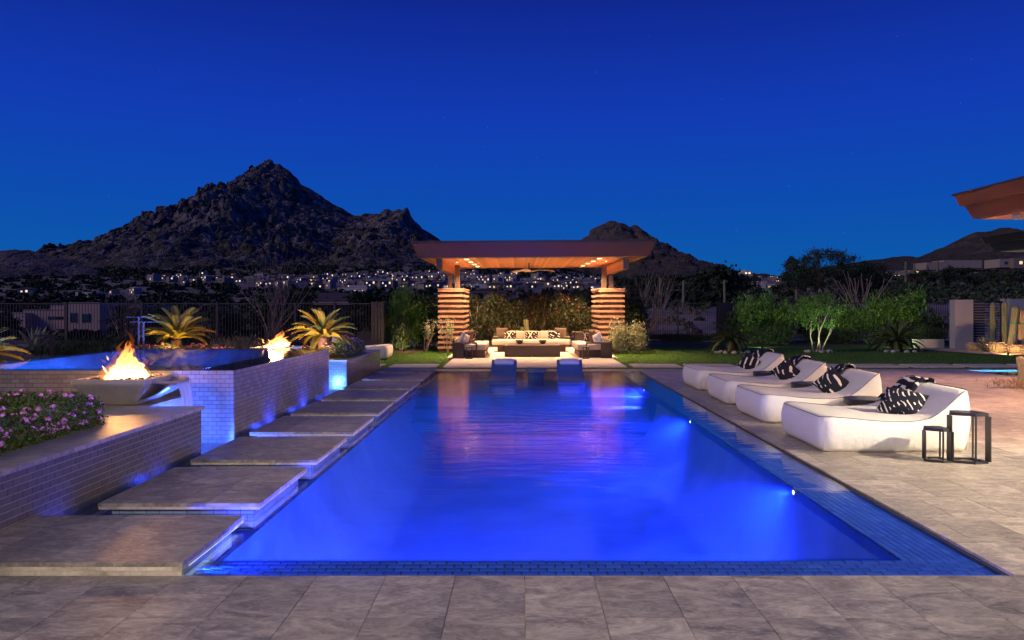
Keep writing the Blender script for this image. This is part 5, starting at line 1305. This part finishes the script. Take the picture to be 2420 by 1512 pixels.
shrub('pale_shrub', 'bushy pale green shrub just right of the right pier', (gx(1503, 25.4), 25.4, -.02), .33, .3, .98, 2200, .065, M_LEAFP, 112, aspect=.5, spread=.26)
lamp_l = [(-3.6, 24.6), (4.2, 24.4)]
# oleander hedge behind the pavilion
ol_l = ['oleander at the left end of the hedge behind the sofa', 'oleander second from the left in the hedge behind the sofa', 'oleander just left of the tall cactus behind the sofa', 'oleander just right of the tall cactus behind the sofa', 'red-flowered oleander second from the right in the hedge behind the sofa', 'red-flowered oleander at the right end of the hedge behind the sofa']
for i in range(6):
    x = -1.75 + i*.86
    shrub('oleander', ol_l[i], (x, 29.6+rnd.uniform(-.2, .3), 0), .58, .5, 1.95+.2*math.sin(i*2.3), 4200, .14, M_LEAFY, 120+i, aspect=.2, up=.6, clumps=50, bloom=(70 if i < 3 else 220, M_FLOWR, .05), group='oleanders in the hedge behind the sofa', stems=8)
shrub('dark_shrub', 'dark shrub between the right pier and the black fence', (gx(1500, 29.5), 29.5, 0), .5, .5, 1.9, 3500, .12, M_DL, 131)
# right side hedge
hs = [(1770, 31.6, .55, 1.95, M_LEAF), (1810, 31.8, .6, 2.05, M_LEAF), (1850, 31.4, .5, 1.6, M_LEAF), (2060, 31.6, .7, 1.9, M_LEAF), (2110, 31.5, .7, 2.1, M_LEAF), (2160, 31.2, .75, 2.2, M_LEAF), (2000, 31.8, .7, 1.7, M_LEAF), (1920, 31.6, .6, 1.5, M_DL), (2205, 31, .5, 1.1, M_DL), (1740, 32, .5, 1.3, M_DL)]
hl = ['green shrub before the black fence at the left end of the right hedge', 'tallest green shrub at the left end of the right hedge', 'short green shrub left of the small multi-stem tree', 'bushy green shrub right of the small multi-stem tree', 'tall green shrub behind the large dark sago palm', 'tallest bushy green shrub above the large dark sago palm', 'green shrub hidden behind the small multi-stem tree', 'dark shrub behind the small multi-stem tree', 'dark low shrub at the right end of the right hedge', 'dark low shrub behind the ringed sago palm']
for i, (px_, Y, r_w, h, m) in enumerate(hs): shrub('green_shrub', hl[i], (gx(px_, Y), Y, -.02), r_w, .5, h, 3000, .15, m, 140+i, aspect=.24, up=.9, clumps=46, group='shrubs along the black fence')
def low_mass(name, px0, px1, Y, h, seed, m, n=6000):
    x0, x1 = gx(px0, Y), gx(px1, Y); V, Fq = leaf_cloud(seed, n, ((x1-x0)/2, .45, h/2), .10, .14, 90, .18, ((x0+x1)/2, Y, h*.45), .3, 0, 1.2); V[:, 2] = np.maximum(V[:, 2], -.01)
    link(name, np_mesh(name, V, Fq, m), kind='stuff')
low_mass('ground_cover', 1765, 1880, 30.4, .75, 160, M_DL); low_mass('ground_cover', 2040, 2235, 30.2, .8, 161, M_DL, 9000); low_mass('ground_cover', 1490, 1740, 32.2, .4, 162, M_DLD, 6000); low_mass('ground_cover', 1880, 2050, 31, .6, 163, M_DLD, 6000)
# bedding behind the spa
low_mass('ground_cover', 60, 350, 18.5, .75, 164, M_DL, 7000); low_mass('ground_cover', 480, 640, 19.0, .85, 165, mat('grey_leaf', (.17, .16, .11), .8, var=.3), 4200); low_mass('ground_cover', 0, 880, 26.4, .5, 166, M_DLD, 9000)
# small multi-stem tree on the lawn
tr = root('small_tree', 'small multi-stemmed tree with bright green leaves on the right lawn', 'tree', (gx(1935, 26), 26, -.02)); g = random.Random(77); mb = MB(); ends = []
for (dx, dy, dd) in ((-.18, 0, (-.32, .1, 1)), (-.03, .05, (-.1, -.1, 1)), (.02, 0, (.12, .1, 1)), (.1, .02, (.42, 0, 1))):
    ends += twig(mb, (dx, dy, 0), dd, .95, .028, 2, g, 3, .30, 5, .07, .25, 6)
link('trunk', mb.mesh('trunk', M_BARKP, True), tr, world=False)
V, Fq = leaf_cloud(78, 6500, (.98, .8, .62), .10, .22, 34, .17, (-.05, 0, 1.38), .45, 0, .5); link('crown', np_mesh('crown', V, Fq, M_LEAF), tr, kind='stuff', world=False)
# rocks at the tree and palm feet
def rocks(name, label, cx_, cy_, r, n, seed):
    r_ = root(name, label, 'rocks', (cx_, cy_, -.02)); g = random.Random(seed)
    for i in range(n):
        a = 6.28*i/n + g.uniform(-.2, .2); s_ = g.uniform(.05, .10); p = (math.cos(a)*r*g.uniform(.8, 1.15), math.sin(a)*r*.7, s_*.3)
        mb = MB().lathe([(0, -s_*.5), (s_*.8, -s_*.4), (s_, .0), (s_*.7, s_*.45), (0, s_*.55)], (0, 0, 0), 7)
        mb.v = [(v[0]*g.uniform(.85, 1.3), v[1], v[2]*g.uniform(.8, 1.1)) for v in mb.v]
        o = link('rock', mb.mesh('rock', M_PEBBLE), r_, world=False); o.location = p; o.rotation_euler = (0, 0, g.random()*6)
rocks('rock_ring', 'ring of white river rocks round the lawn sago palm', 7.18, 25.6, .52, 12, 1)
rocks('rock_ring', 'few pale rocks round the small multi-stem tree', gx(1935, 26), 26, .45, 8, 2)
rocks('rock_ring', 'few pale rocks below the large dark sago palm', 13.2, 26.1, .5, 8, 3)
# uplights on the right planting
uplight((gx(1800, 28.4), 28.4, -.02), 80, (.85, 1, .45), 'garden uplight below the left end of the right hedge', (gx(1800, 30.3), 31.6, 1.2), 130)
uplight((gx(2130, 28.2), 28.2, -.02), 90, (.85, 1, .45), 'garden uplight below the right end of the right hedge', (gx(2120, 30.3), 31.6, 1.3), 130)
uplight((gx(1935, 26)+.1, 25.3, 0), 90, (.8, 1, .5), 'garden uplight in front of the small multi-stem tree', (gx(1935, 26), 26, 1.4), 120)
uplight((gx(2372, 24.6), 24.4, 0), 220, (1, .50, .25), 'warm garden uplight among the cacti', (gx(2380, 27), 27, .6), 130)
uplight((gx(955, 26), 25.9, 0), 45, (1, .85, .35), 'garden uplight before the tall green shrub', (gx(955, 27), 27.4, 1.1), 110)

# ------------------------------------------------------------------ bare desert trees / ocotillos
def bare_tree(name, label, px_, Y, h, seed, zbase, stems=9, spread=.35, m=M_OCOT, r=.03, depth=1, cat='desert plant', leafn=0, split=2):
    r_ = root(name, label, cat, (gx(px_, Y), Y, zbase)); g = random.Random(seed); mb = MB(); ends = []
    for i in range(stems):
        a = g.random()*6.28; sp_ = spread*g.uniform(.2, 1); ends += twig(mb, (math.cos(a)*.08, math.sin(a)*.08, 0), (math.cos(a)*sp_, math.sin(a)*sp_, 1), h*(.52 if depth else .95)*g.uniform(.8, 1.1), r, depth, g, split, .25, 7, .11, .12, 4, .5)
    link('branches', mb.mesh('branches', m), r_, world=False)
    if leafn:
        gg = np.random.default_rng(seed); E = np.array([tuple(e) for e in ends]); i_ = gg.integers(0, len(E), leafn); P = E[i_]*(.3+.7*gg.random((leafn, 1))) + gg.normal(size=(leafn, 3))*.08
        a = gg.normal(size=(leafn, 3)); a /= np.linalg.norm(a, axis=1)[:, None]; b = np.cross(a, gg.normal(size=(leafn, 3))); b /= np.linalg.norm(b, axis=1)[:, None]
        V = np.stack([P-a*.05, P+b*.02, P+a*.05, P-b*.02], 1).reshape(-1, 3); link('foliage', np_mesh('foliage', V, np.arange(leafn*4).reshape(-1, 4), M_DL), r_, kind='stuff', world=False)
    return r_
bare_tree('ocotillo', 'tall bare ocotillo behind the left fence, under the big peak', 645, 29, 3.9, 201, -.3, 16, .26, r=.038, depth=2)
bare_tree('ocotillo', 'bushy bare ocotillo behind the left fence, left of the tall one', 300, 29, 2.9, 202, -.3, 16, .34, r=.034, depth=1, leafn=500)
bare_tree('ocotillo', 'low bare ocotillo behind the fence between the other two', 500, 31, 2.3, 207, -.4, 8, .4, r=.016, depth=1)
bare_tree('ocotillo', 'wide dark ocotillo just right of the right pier', 1530, 38, 4.0, 203, -.1, 26, .62, r=.028, depth=1)
bare_tree('ocotillo', 'leaning ocotillo canes right of the broad mesquite tree', 2035, 48, 3.6, 204, .4, 20, .55, r=.035, depth=0)
bare_tree('ocotillo', 'thin ocotillo before the stony slope beside the black fence', 1575, 36, 1.9, 205, 0, 12, .5, r=.016, depth=1)

# desert tree with crown + trunk
def desert_tree(name, label, base, h, w, seed, m=M_DL, n=5000, leaf=.22, clumps=30, group=None, trunk_h=.35, r=.12, crown_flat=.34, bark=M_BARK):
    r_ = root(name, label, 'tree', base, 0, group); g = random.Random(seed); mb = MB()
    for i in range(3):
        a = g.random()*6.28; twig(mb, (math.cos(a)*.1, math.sin(a)*.1, -.2), (math.cos(a)*.5, math.sin(a)*.5, 1), h*trunk_h*1.3, r, 2, g, 3, .5, 4, .14, .15, 5)
    link('trunk', mb.mesh('trunk', bark), r_, world=False)
    V, Fq = leaf_cloud(seed, n, (w/2, w/2, h*crown_flat), leaf, .5, clumps, .15 if clumps < 48 else .085, (0, 0, h*(1-crown_flat)), .4, 0, 0); link('crown', np_mesh('crown', V, Fq, m), r_, kind='stuff', world=False); return r_
desert_tree('mesquite_tree', 'broad mesquite tree standing against the sky right of centre', (gx(1950, 58), 58, 1.1), 5.0, 6.6, 301, M_DL, 11000, .12, 90, r=.14)
desert_tree('mesquite_tree', 'rounded mesquite crown rising left of the broad one', (gx(1890, 62), 62, 1.1), 4.9, 3.4, 303, M_DL, 5000, .12, 50, r=.12)
desert_tree('mesquite_tree', 'sparse mesquite tree behind the ocotillo canes', (gx(2040, 66), 66, 1.4), 4.0, 5.0, 302, M_DLD, 9000, .15, 36, r=.12)

# ------------------------------------------------------------------ houses
def windows(mbs, x0, x1, y, z0, z1, m, parent, frame=True):
    f = ob('window', MB().box(x0, x1, y-.05, y+.05, z0, z1), m, parent)
    if frame:
        ob('frame', MB().box(x0-.08, x0-.002, y-.07, y+.03, z0-.08, z1+.08).box(x1+.002, x1+.08, y-.07, y+.03, z0-.08, z1+.08), M_GLASSD, f)
    return f
def mid_house(label, boxes, Y, wins, wall=M_HOUSEP, roofm=M_ROOFG, depth=10, cat='house', roofs='flat', name='house'):
    """boxes: list of (px0, px1, ytop, ybot, dY); wins: (px0, px1, ytop, ybot, dY, material)"""
    pc = sum(b[0]+b[1] for b in boxes)/2/len(boxes)
    if Y >= 115:
        Ys = np.linspace(110, 900, 800); hit = terr((pc-CXD)/F_D*Ys, Ys) > CAMH+(CYD-max(b[3] for b in boxes)+2)/F_D*Ys
        if hit.any(): Y = float(Ys[np.argmax(hit)])
    r_ = root(name, label, cat, (gx(pc, Y), Y, gz(boxes[0][3], Y)))
    for (a, b, t, bo, dy) in boxes:
        y = Y+dy; x0, x1, z0, z1 = gx(a, y), gx(b, y), gz(bo, y)-(2.0 if Y < 115 else .6), gz(t, y)
        ob('wall', MB().box(x0, x1, y, y+depth, z0, z1), wall, r_)
        if roofs == 'flat': ob('roof', MB().box(x0+.15, x1-.15, y+.15, y+depth-.15, z1-.25, z1+.03).box(x0-.05, x1+.05, y-.05, y+.1, z1+.002, z1+.10), roofm, r_)
        else:
            o_ = .7; zr = z1 + min(1.6, (x1-x0)*.10); xm0, xm1 = x0+(x1-x0)*.28, x0+(x1-x0)*.72
            mb = MB(); A = [(x0-o_, y-o_, z1), (x1+o_, y-o_, z1), (x1+o_, y+depth+o_, z1), (x0-o_, y+depth+o_, z1)]; B = [(xm0, y+depth*.4, zr), (xm1, y+depth*.4, zr), (xm1, y+depth*.6, zr), (xm0, y+depth*.6, zr)]
            ob('roof', mb.hexa(A, B), roofm, r_); ob('eave', MB().box(x0-o_-.02, x1+o_+.02, y-o_-.06, y-o_-.02, z1-.18, z1+.06), M_BARKP, r_)
    for (a, b, t, bo, dy, m) in wins:
        y = Y+dy-.051; windows(None, gx(a, y), gx(b, y), y, gz(bo, y), gz(t, y), m, r_)
    return r_
mid_house('large pink stucco house with stepped flat roofs behind the left fence', [(30, 60, 740, 800, 0), (55, 165, 733, 800, 1.5), (150, 235, 716, 800, 0), (232, 330, 722, 800, 3), (120, 170, 722, 780, 6)], 95,
   [(63, 75, 751, 757, 1.5, M_WIN), (168, 178, 740, 760, 0, M_GLASSD), (195, 210, 742, 760, 0, M_GLASSD), (115, 150, 748, 754, 1.5, M_GLASSD), (240, 246, 742, 758, 3, M_GLASSD), (252, 257, 742, 758, 3, M_GLASSD), (274, 284, 738, 750, 3, M_GLASSD), (238, 244, 773, 792, 3, M_WIN), (254, 260, 775, 795, 3, M_WINC), (262, 290, 783, 794, 3, M_WINC), (295, 300, 775, 790, 3, M_WIN), (175, 192, 778, 798, 0, M_GLASSD)])
mid_house('wide low house with a brown hip roof and lit porch behind the left fence', [(655, 905, 715, 800, 0), (760, 860, 706, 760, 8)], 68,
   [(722, 728, 722, 740, 0, M_WIN), (734, 742, 768, 790, 0, M_WIN), (762, 768, 752, 757, 0, M_WIN), (820, 842, 753, 757, 0, M_WIN), (838, 850, 720, 724, 0, M_WIN), (700, 712, 760, 790, 0, M_GLASSD)], mat('dark_tan_stucco', (.10, .07, .055), .9), M_ROOFT, 9, roofs='hip')
mid_house('low white flat-roofed house above the brown hip roof', [(797, 868, 679, 700, 0), (824, 866, 674, 690, 2)], 190, [(836, 840, 686, 690, 0, M_WIN), (850, 858, 686, 692, 0, M_WIN)], M_HOUSEW)
mid_house('small white flat house at the foot of the boulder hill', [(178, 226, 690, 704, 0)], 230, [(192, 200, 695, 700, 0, M_GLASSD)], M_HOUSEW)
mid_house('modern white house seen through the pavilion at left', [(1116, 1164, 671, 686, 0)], 170, [(1122, 1132, 675, 680, 0, M_GLASSD)], M_HOUSEW)
mid_house('white house with dark porch seen through the pavilion at right', [(1378, 1424, 672, 686, 0)], 190, [(1382, 1390, 676, 684, 0, M_GLASSD), (1396, 1402, 677, 683, 0, M_WINC)], M_HOUSEW, M_ROOFT, roofs='hip')
mid_house('low brown-roofed house partly behind the left pier', [(1112, 1196, 690, 706, 0)], 120, [], M_HOUSET, M_ROOFT, roofs='hip')
mid_house('boxy cream house with dark window right of the pavilion', [(1600, 1632, 666, 694, 0), (1590, 1680, 682, 698, 3)], 165, [(1606, 1618, 676, 683, 0, M_GLASSD)], M_HOUSEW)
mid_house('long pale house behind the ocotillo right of the pavilion', [(1476, 1500, 666, 690, 0), (1500, 1640, 668, 684, 6)], 200, [(1480, 1483, 672, 680, 0, M_WIN), (1560, 1564, 672, 678, 6, M_WIN)], M_HOUSEW)
mid_house('cream house with glowing walls at the foot of the middle slope', [(1782, 1812, 664, 684, 0), (1810, 1842, 670, 684, 0)], 190, [(1786, 1792, 676, 680, 0, M_WIN), (1815, 1826, 676, 680, 0, M_WIN), (1830, 1838, 675, 680, 0, M_WIN), (1768, 1770, 672, 674, -2, M_WIN)], M_HOUSEW)
mid_house('small lit house on the low ridge against the sky', [(1756, 1778, 642, 650, 0), (1762, 1772, 638, 644, 1)], 420, [(1760, 1765, 643, 647, 0, M_WINV), (1768, 1773, 643, 647, 0, M_WINV)], M_HOUSEW)
mid_house('tan house with warm lit ground floor on the right slope', [(2104, 2155, 642, 656, 0), (2150, 2182, 638, 652, 1)], 300, [(2112, 2118, 650, 654, 0, M_WIN), (2122, 2126, 650, 654, 0, M_WIN), (2160, 2170, 641, 646, 1, M_WIN)], M_HOUSET)
mid_house('long low tan house on the slope under the brown hill', [(2189, 2240, 620, 634, 0), (2230, 2320, 615, 630, 2)], 330, [], M_HOUSET)
mid_house('pale house with lit rooms at the right edge under the eaves', [(2362, 2400, 612, 628, 0), (2395, 2440, 610, 630, -2)], 300, [(2408, 2416, 617, 624, -2, M_WIN), (2374, 2380, 618, 624, 0, M_GLASSD)], M_HOUSET)

# village: six kinds of small house, copied up the slope
protos = []
def village_proto(k):
    g = random.Random(900+k); r_ = root('village_house', 'small pale house among the lights of the hillside village', 'house', (0, 0, -500), 0, 'houses of the hillside village')
    w = g.uniform(10, 15); d = 9; h = g.uniform(3.2, 4.6) if k % 3 else 6.2; wm = [M_HOUSEV, M_HOUSET, M_HOUSEV, M_HOUSEV][k % 4]
    mb = MB().box(-w/2, w/2, 0, d, -3, h)
    link('wall', mb.mesh('wall', wm), r_, world=False)
    mb = MB()
    if k % 2: mb.hexa([(-w/2-.7, -.7, h), (w/2+.7, -.7, h), (w/2+.7, d+.7, h), (-w/2-.7, d+.7, h)], [(-w*.2, d*.4, h+1.7), (w*.2, d*.4, h+1.7), (w*.2, d*.6, h+1.7), (-w*.2, d*.6, h+1.7)])
    else: mb.box(-w/2+.2, w/2-.2, .2, d-.2, h-.1, h+.15).box(w*.15, w*.32, 2, 5, h+.151, h+1.6)
    link('roof', mb.mesh('roof', M_ROOFT if k % 2 and k != 3 else M_ROOFG), r_, world=False)
    for i in range(2 + k % 2):
        x = -w/2 + w*(i+.5+g.uniform(-.2, .2))/3; ww = g.uniform(.8, 1.6); zz = .8 if h < 5 or i % 2 else 3.6
        lit = g.random() < .45; link('window', MB().box(x, x+ww, -.12, .02, zz, zz+g.uniform(1.2, 1.9)).mesh('window', (M_WINV if g.random() < .6 else M_WINC) if lit else M_GLASSD), r_, world=False)
    return r_
for k in range(7): protos.append(village_proto(k))
used = [False]*7; g = random.Random(31); placed = []
def ray_ground(px_, py_):
    Ys = np.linspace(260, 1000, 400); zr = CAMH + (CYD-py_)/F_D*Ys; zt = terr((px_-CXD)/F_D*Ys, Ys); i = np.argmax(zt > zr)
    return Ys[i] if zt[i] > zr[i] else None
zones = [(185, 600, 1120, 634, 684), (22, 350, 620, 656, 672), (60, 1085, 1420, 655, 688), (10, 1470, 1700, 655, 675), (3, 0, 330, 692, 704), (10, 1640, 1860, 645, 668)]
for cnt, a, b, t, bo in zones:
    k = 0; tries = 0
    while k < cnt and tries < 6000:
        tries += 1; px_ = g.uniform(a, b); py_ = t + (bo-t)*g.random()**(1.3 if a == 600 else 1)
        if a == 600 and py_ < 646 + 16*(1-(px_-600)/520)**1: continue
        Y = ray_ground(px_, py_)
        if Y is None or Y < 270: continue
        X = gx(px_, Y)
        if any(abs(X-u) < 8 and abs(Y-v) < 9 for u, v in placed): continue
        if any(abs((X/Y-u/v)*F_D) < 7 and abs(Y-v) < 30 for u, v in placed): continue
        placed.append((X, Y)); i = g.randrange(7)
        o = protos[i] if not used[i] else copy_tree(protos[i]); used[i] = True
        o.location = (X, Y, float(terr(X, Y))+.8); o.rotation_euler = (0, 0, g.uniform(-.9, .9)); s_ = g.uniform(.34, .62); o.scale = (s_, s_, s_)
        kd = ['flat-roofed pale', 'tan red-roofed', 'tall flat-roofed pale', 'pale hip-roofed', 'low flat-roofed', 'wide red-roofed', 'boxy two-storey flat-roofed'][i]
        zn = {600: 'on the upper rows of the hillside village below the big peak' if py_ < 660 else 'on the lower rows of the hillside village below the big peak', 350: 'at the left end of the village below the big peak', 1085: 'seen through the open pavilion', 1470: 'right of the pavilion below the distant mountain', 0: 'at the foot of the boulder hill', 1640: 'on the low ridge between the two right hills'}[a]
        o['label'] = f'{kd} house {zn}'; o['group'] = f'{kd} houses {zn}'
        k += 1
for i in range(7):
    if not used[i]:
        for ch in list(protos[i].children): bpy.data.objects.remove(ch)
        bpy.data.objects.remove(protos[i])
# dark vegetation between the houses
gg = np.random.default_rng(71); N = 5200
azv = gg.uniform(-.72, .32, N); Yv = 70*np.exp(gg.random(N)*math.log(900/70)); Xv = azv*Yv; Zv = terr(Xv, Yv)
sz = np.clip(gg.uniform(.5, 1.4, N)*(1.0+Yv/220), .7, 4.2)
near_h = np.zeros(N, bool)
for (u, v) in placed: near_h |= (np.abs(Xv-u) < 9) & (Yv < v+3) & (Yv > v-14)
keepv = ~near_h; Xv, Yv, Zv, sz = Xv[keepv], Yv[keepv], Zv[keepv], sz[keepv]; N = len(Xv)
def tuft_field(name, X, Y, Z, S, m, per=26, seed=1):
    g = np.random.default_rng(seed); n = len(X)
    P = np.repeat(np.stack([X, Y, Z], -1), per, 0); s = np.repeat(S, per)[:, None]
    d = g.normal(size=(n*per, 3)); d /= np.linalg.norm(d, axis=1)[:, None]; d[:, 2] = np.abs(d[:, 2])
    P = P + d*s*g.uniform(.45, 1, (n*per, 1))*np.array([1, 1, .85]); a = g.normal(size=(n*per, 3)); a /= np.linalg.norm(a, axis=1)[:, None]; b = np.cross(a, g.normal(size=(n*per, 3))); b /= np.linalg.norm(b, axis=1)[:, None]
    q_ = s*.34; V = np.stack([P-a*q_, P+b*q_*.8, P+a*q_, P-b*q_*.8], 1).reshape(-1, 3)
    return link(name, np_mesh(name, V, np.arange(n*per*4).reshape(-1, 4), m), kind='stuff')
tuft_field('valley_vegetation', Xv, Yv, Zv, sz, M_DLD, 24, 1)
# right hand desert slope: scrub
N = 1500; azv = gg.uniform(.12, .85, N); Yv = 62*np.exp(gg.random(N)**.9*math.log(420/62)); Xv = azv*Yv; Zv = terr(Xv, Yv)
tuft_field('desert_scrub', Xv, Yv, Zv, gg.uniform(.25, .55, N)*(1+Yv/110), M_DL, 34, 2)
N = 500; azv = gg.uniform(.10, .8, N); Yv = 37*np.exp(gg.random(N)*math.log(160/37)); Xv = azv*Yv; Zv = terr(Xv, Yv)
tuft_field('dry_scrub', Xv, Yv, Zv, gg.uniform(.15, .35, N)*(1+Yv/110), mat('dry_scrub_leaf', (.13, .105, .08), .9, var=.4), 30, 3)
# mid-distance trees: things that can be told apart
tp = [desert_tree('valley_tree', 'dark rounded tree in the valley behind the fences', (0, 0, -500), 5, 6.5, 400+i, [M_DLD, M_DL, M_DL][i], 1500, .42, 20, 'dark trees in the valley behind the fences', r=.12) for i in range(3)]
ut = [False]*3; g = random.Random(5)
spots = [(655, 50), (700, 52), (885, 50), (845, 60), (190, 120), (222, 130), (170, 150), (20, 90), (60, 130), (105, 140), (330, 75), (375, 90), (430, 110), (470, 95), (560, 150), (600, 120), (520, 70), (690, 100), (760, 150), (900, 90), (940, 110), (975, 80), (1010, 120), (1045, 95), (1130, 150), (1170, 120), (1260, 160), (1300, 140), (1330, 170), (1220, 110), (1370, 130), (1400, 150),
         (1500, 110), (1560, 130), (1620, 110), (1655, 95), (1690, 120), (1725, 105), (1750, 130), (1700, 80), (1580, 90), (1850, 150), (1900, 120), (2020, 160), (2080, 200), (2180, 180), (2230, 200), (2260, 170), (2300, 190), (2200, 260), (2340, 210), (2330, 240), (2400, 180), (270, 160), (180, 170), (880, 130), (860, 160), (925, 150), (1000, 170), (1060, 150)]
for px_, Y in spots:
    i = g.randrange(3); o = tp[i] if not ut[i] else copy_tree(tp[i]); ut[i] = True
    x = gx(px_, Y); o.location = (x, Y, float(terr(x, Y))-.2); o.rotation_euler = (0, 0, g.random()*6); s_ = g.uniform(.75, 1.25)*(1 if Y > 100 else .8); o.scale = (s_, s_, s_*g.uniform(.85, 1.1))
    o['label'] = 'dark rounded tree in the valley ' + ('behind the left fence' if px_ < 600 else 'between the left fence and the pavilion' if px_ < 1100 else 'seen through the pavilion' if px_ < 1450 else 'right of the pavilion'); o['group'] = o['label']
    if px_ > 1700: o['label'] = 'dark rounded tree on the desert slope right of the pavilion'; o['group'] = 'dark trees on the right desert slope'
# saguaros on the right slope
g = random.Random(8)
for i, (px_, Y, h) in enumerate(((1712, 70, 2.6), (1882, 75, 2.4), (1560, 80, 3.0), (1615, 62, 2.4), (2140, 300, 9), (2160, 310, 8), (2190, 330, 7), (2215, 320, 9), (1772, 66, 1.2))):
    x = gx(px_, Y); lb = ['slender saguaro left of the cream houses', 'slender saguaro before the mesquite tree', 'saguaro beside the dark ocotillo', 'pale saguaro before the boxy cream house', 'first saguaro on the ridge of the brown hill', 'second saguaro on the ridge of the brown hill', 'third saguaro on the ridge of the brown hill', 'fourth saguaro on the ridge of the brown hill', 'stubby young saguaro behind the black fence'][i]
    cactus(lb, (x, Y, float(terr(x, Y))), h, h*.045 if h > 1.5 else .28, i, 0, name='saguaro')

# ------------------------------------------------------------------ house eaves at right
hr = root('main_house', 'main house at right with flared bronze eaves over the deck', 'house', (12, 12, 0))
def eave(xb, ye, zb, zt, fl, y0, x1=13, fm=M_FASCIA):
    # soffit level roof slab whose left and far edges flare outwards
    bot = [(xb, y0, zb), (x1, y0, zb), (x1, ye, zb), (xb, ye, zb)]; zm = zb+(zt-zb)*.55; f2 = fl*.55
    m1 = [(xb-f2, y0, zm), (x1, y0, zm), (x1, ye+f2*.5, zm), (xb-f2, ye+f2*.5, zm)]
    m2 = [(p[0]-(.06 if k in (0, 3) else 0), p[1]+(.03 if k > 1 else 0), p[2]+.001) for k, p in enumerate(m1)]
    top = [(xb-fl-.05, y0, zt), (x1, y0, zt), (x1, ye+fl*.5, zt), (xb-fl-.05, ye+fl*.5, zt)]
    ob('lower_fascia', MB().hexa(bot, m1), fm, hr); ob('upper_fascia', MB().hexa(m2, top), fm, hr)
    ob('roof_edge', MB().box(xb-fl-.08, x1, y0, ye+fl*.5+.03, zt+.001, zt+.03), M_BRONZE, hr)
    bx = []; x = xb+.08
    while x < x1: bx.append(((x+.07, (y0+ye)/2-.03, zb-.011), (.134, ye-y0-.12, .018))); x += .14
    pieces(hr, 'soffit_plank', M_WOOD, bx)
eave(7.37, 12.24, 3.0, 3.385, .20, 1.0, 11)
eave(11.56, 18.3, 2.9, 3.25, .22, 12.9, 15, M_DARK)
ob('wall', MB().box(9.6, 10.0, 2.0, 12.0, 0, 2.98).box(13.4, 13.8, 12.9, 18, 0, 2.88), M_STUCCO, hr)
ob('pier', MB().box(9.2, 9.9, 12.1, 12.9, 0, 2.98), M_STONE, hr)
dl = ob('eave_spotlight', MB().lathe([(0, 0), (.05, .01), (.06, .05), (.05, .09), (.02, .10), (.0, .10)], (7.52, 11.4, 2.885), 14), M_STUCCO, hr, True)
def eave_spot(x, y, z, tgt, e, col=(1, .66, .40), ang=95, size=.05):
    ob('eave_downlight', MB().lathe([(.0, -.004), (.07, -.004), (.07, 0), (0, 0)], (x, y, z-.022), 16), M_BULB, hr)
    lamp('SPOT', (x, y, z-.04), e, col, size, tgt, ang, .8, hr, name='eave_lamp')
eave_spot(7.9, 5.6, 3.0, (4.9, 6.9, 0), 4600, (1, .82, .58), 76)
eave_spot(8.1, 8.6, 3.0, (7.4, 10.0, 0), 2200, (1, .60, .38), 100)
eave_spot(12.6, 15.2, 2.9, (9.6, 14.2, 0), 2800, (1, .50, .28), 110)
eave_spot(8.1, 11.2, 3.0, (8.0, 13.5, 0), 900, (1, .52, .32), 100)

# ------------------------------------------------------------------ small plunge pool at right
pp = root('plunge_pool', 'small cyan-lit plunge pool at the right behind the loungers', 'pool', (12.5, 17.8, 0))
M_CY = mat('plunge_plaster', (.45, .62, .70), .8)
ob('basin', MB().quad((11.03, 17.14, -.6), (16, 17.14, -.6), (16, 18.58, -.6), (11.03, 18.58, -.6)).quad((11.03, 18.58, -.6), (16, 18.58, -.6), (16, 18.58, -.001), (11.03, 18.58, -.001)).quad((11.03, 17.14, -.6), (11.03, 18.58, -.6), (11.03, 18.58, -.001), (11.03, 17.14, -.001)).quad((16, 17.14, -.6), (16, 18.58, -.6), (16, 18.58, -.001), (16, 17.14, -.001)), M_CY, pp)
ob('water', MB().quad((11.03, 17.14, -.025), (16, 17.14, -.025), (16, 18.58, -.025), (11.03, 18.58, -.025)), M_SPAW, pp)
lamp('POINT', (12.0, 17.4, -.25), 140, (.10, .55, 1), .05, parent=pp, name='plunge_lamp'); lamp('POINT', (14.2, 17.4, -.25), 140, (.10, .55, 1), .05, parent=pp, name='plunge_lamp')

# unseen roof added behind the camera, with a row of lamps brightening the deck
tv = root('fill_lamp_roof', 'unseen roof added behind the camera to hold the deck fill lamps', 'roof', (0, -2, 3))
ob('roof', MB().box(-8, 9, -6, .6, 3.1, 3.4), M_FASCIA, tv)
for x in (-6, -3, 0, 3, 6):
    ob('downlight', MB().lathe([(.0, -.004), (.07, -.004), (.07, 0), (0, 0)], (x, -.3, 3.095), 16), M_BULB, tv)
    lamp('SPOT', (x, -.3, 3.07), (420, 240, 520, 860, 900)[int(x/3)+2], (1, .86, .72), .06, (x, 2.2, 0), 130, .8, tv, name='deck_fill_lamp')
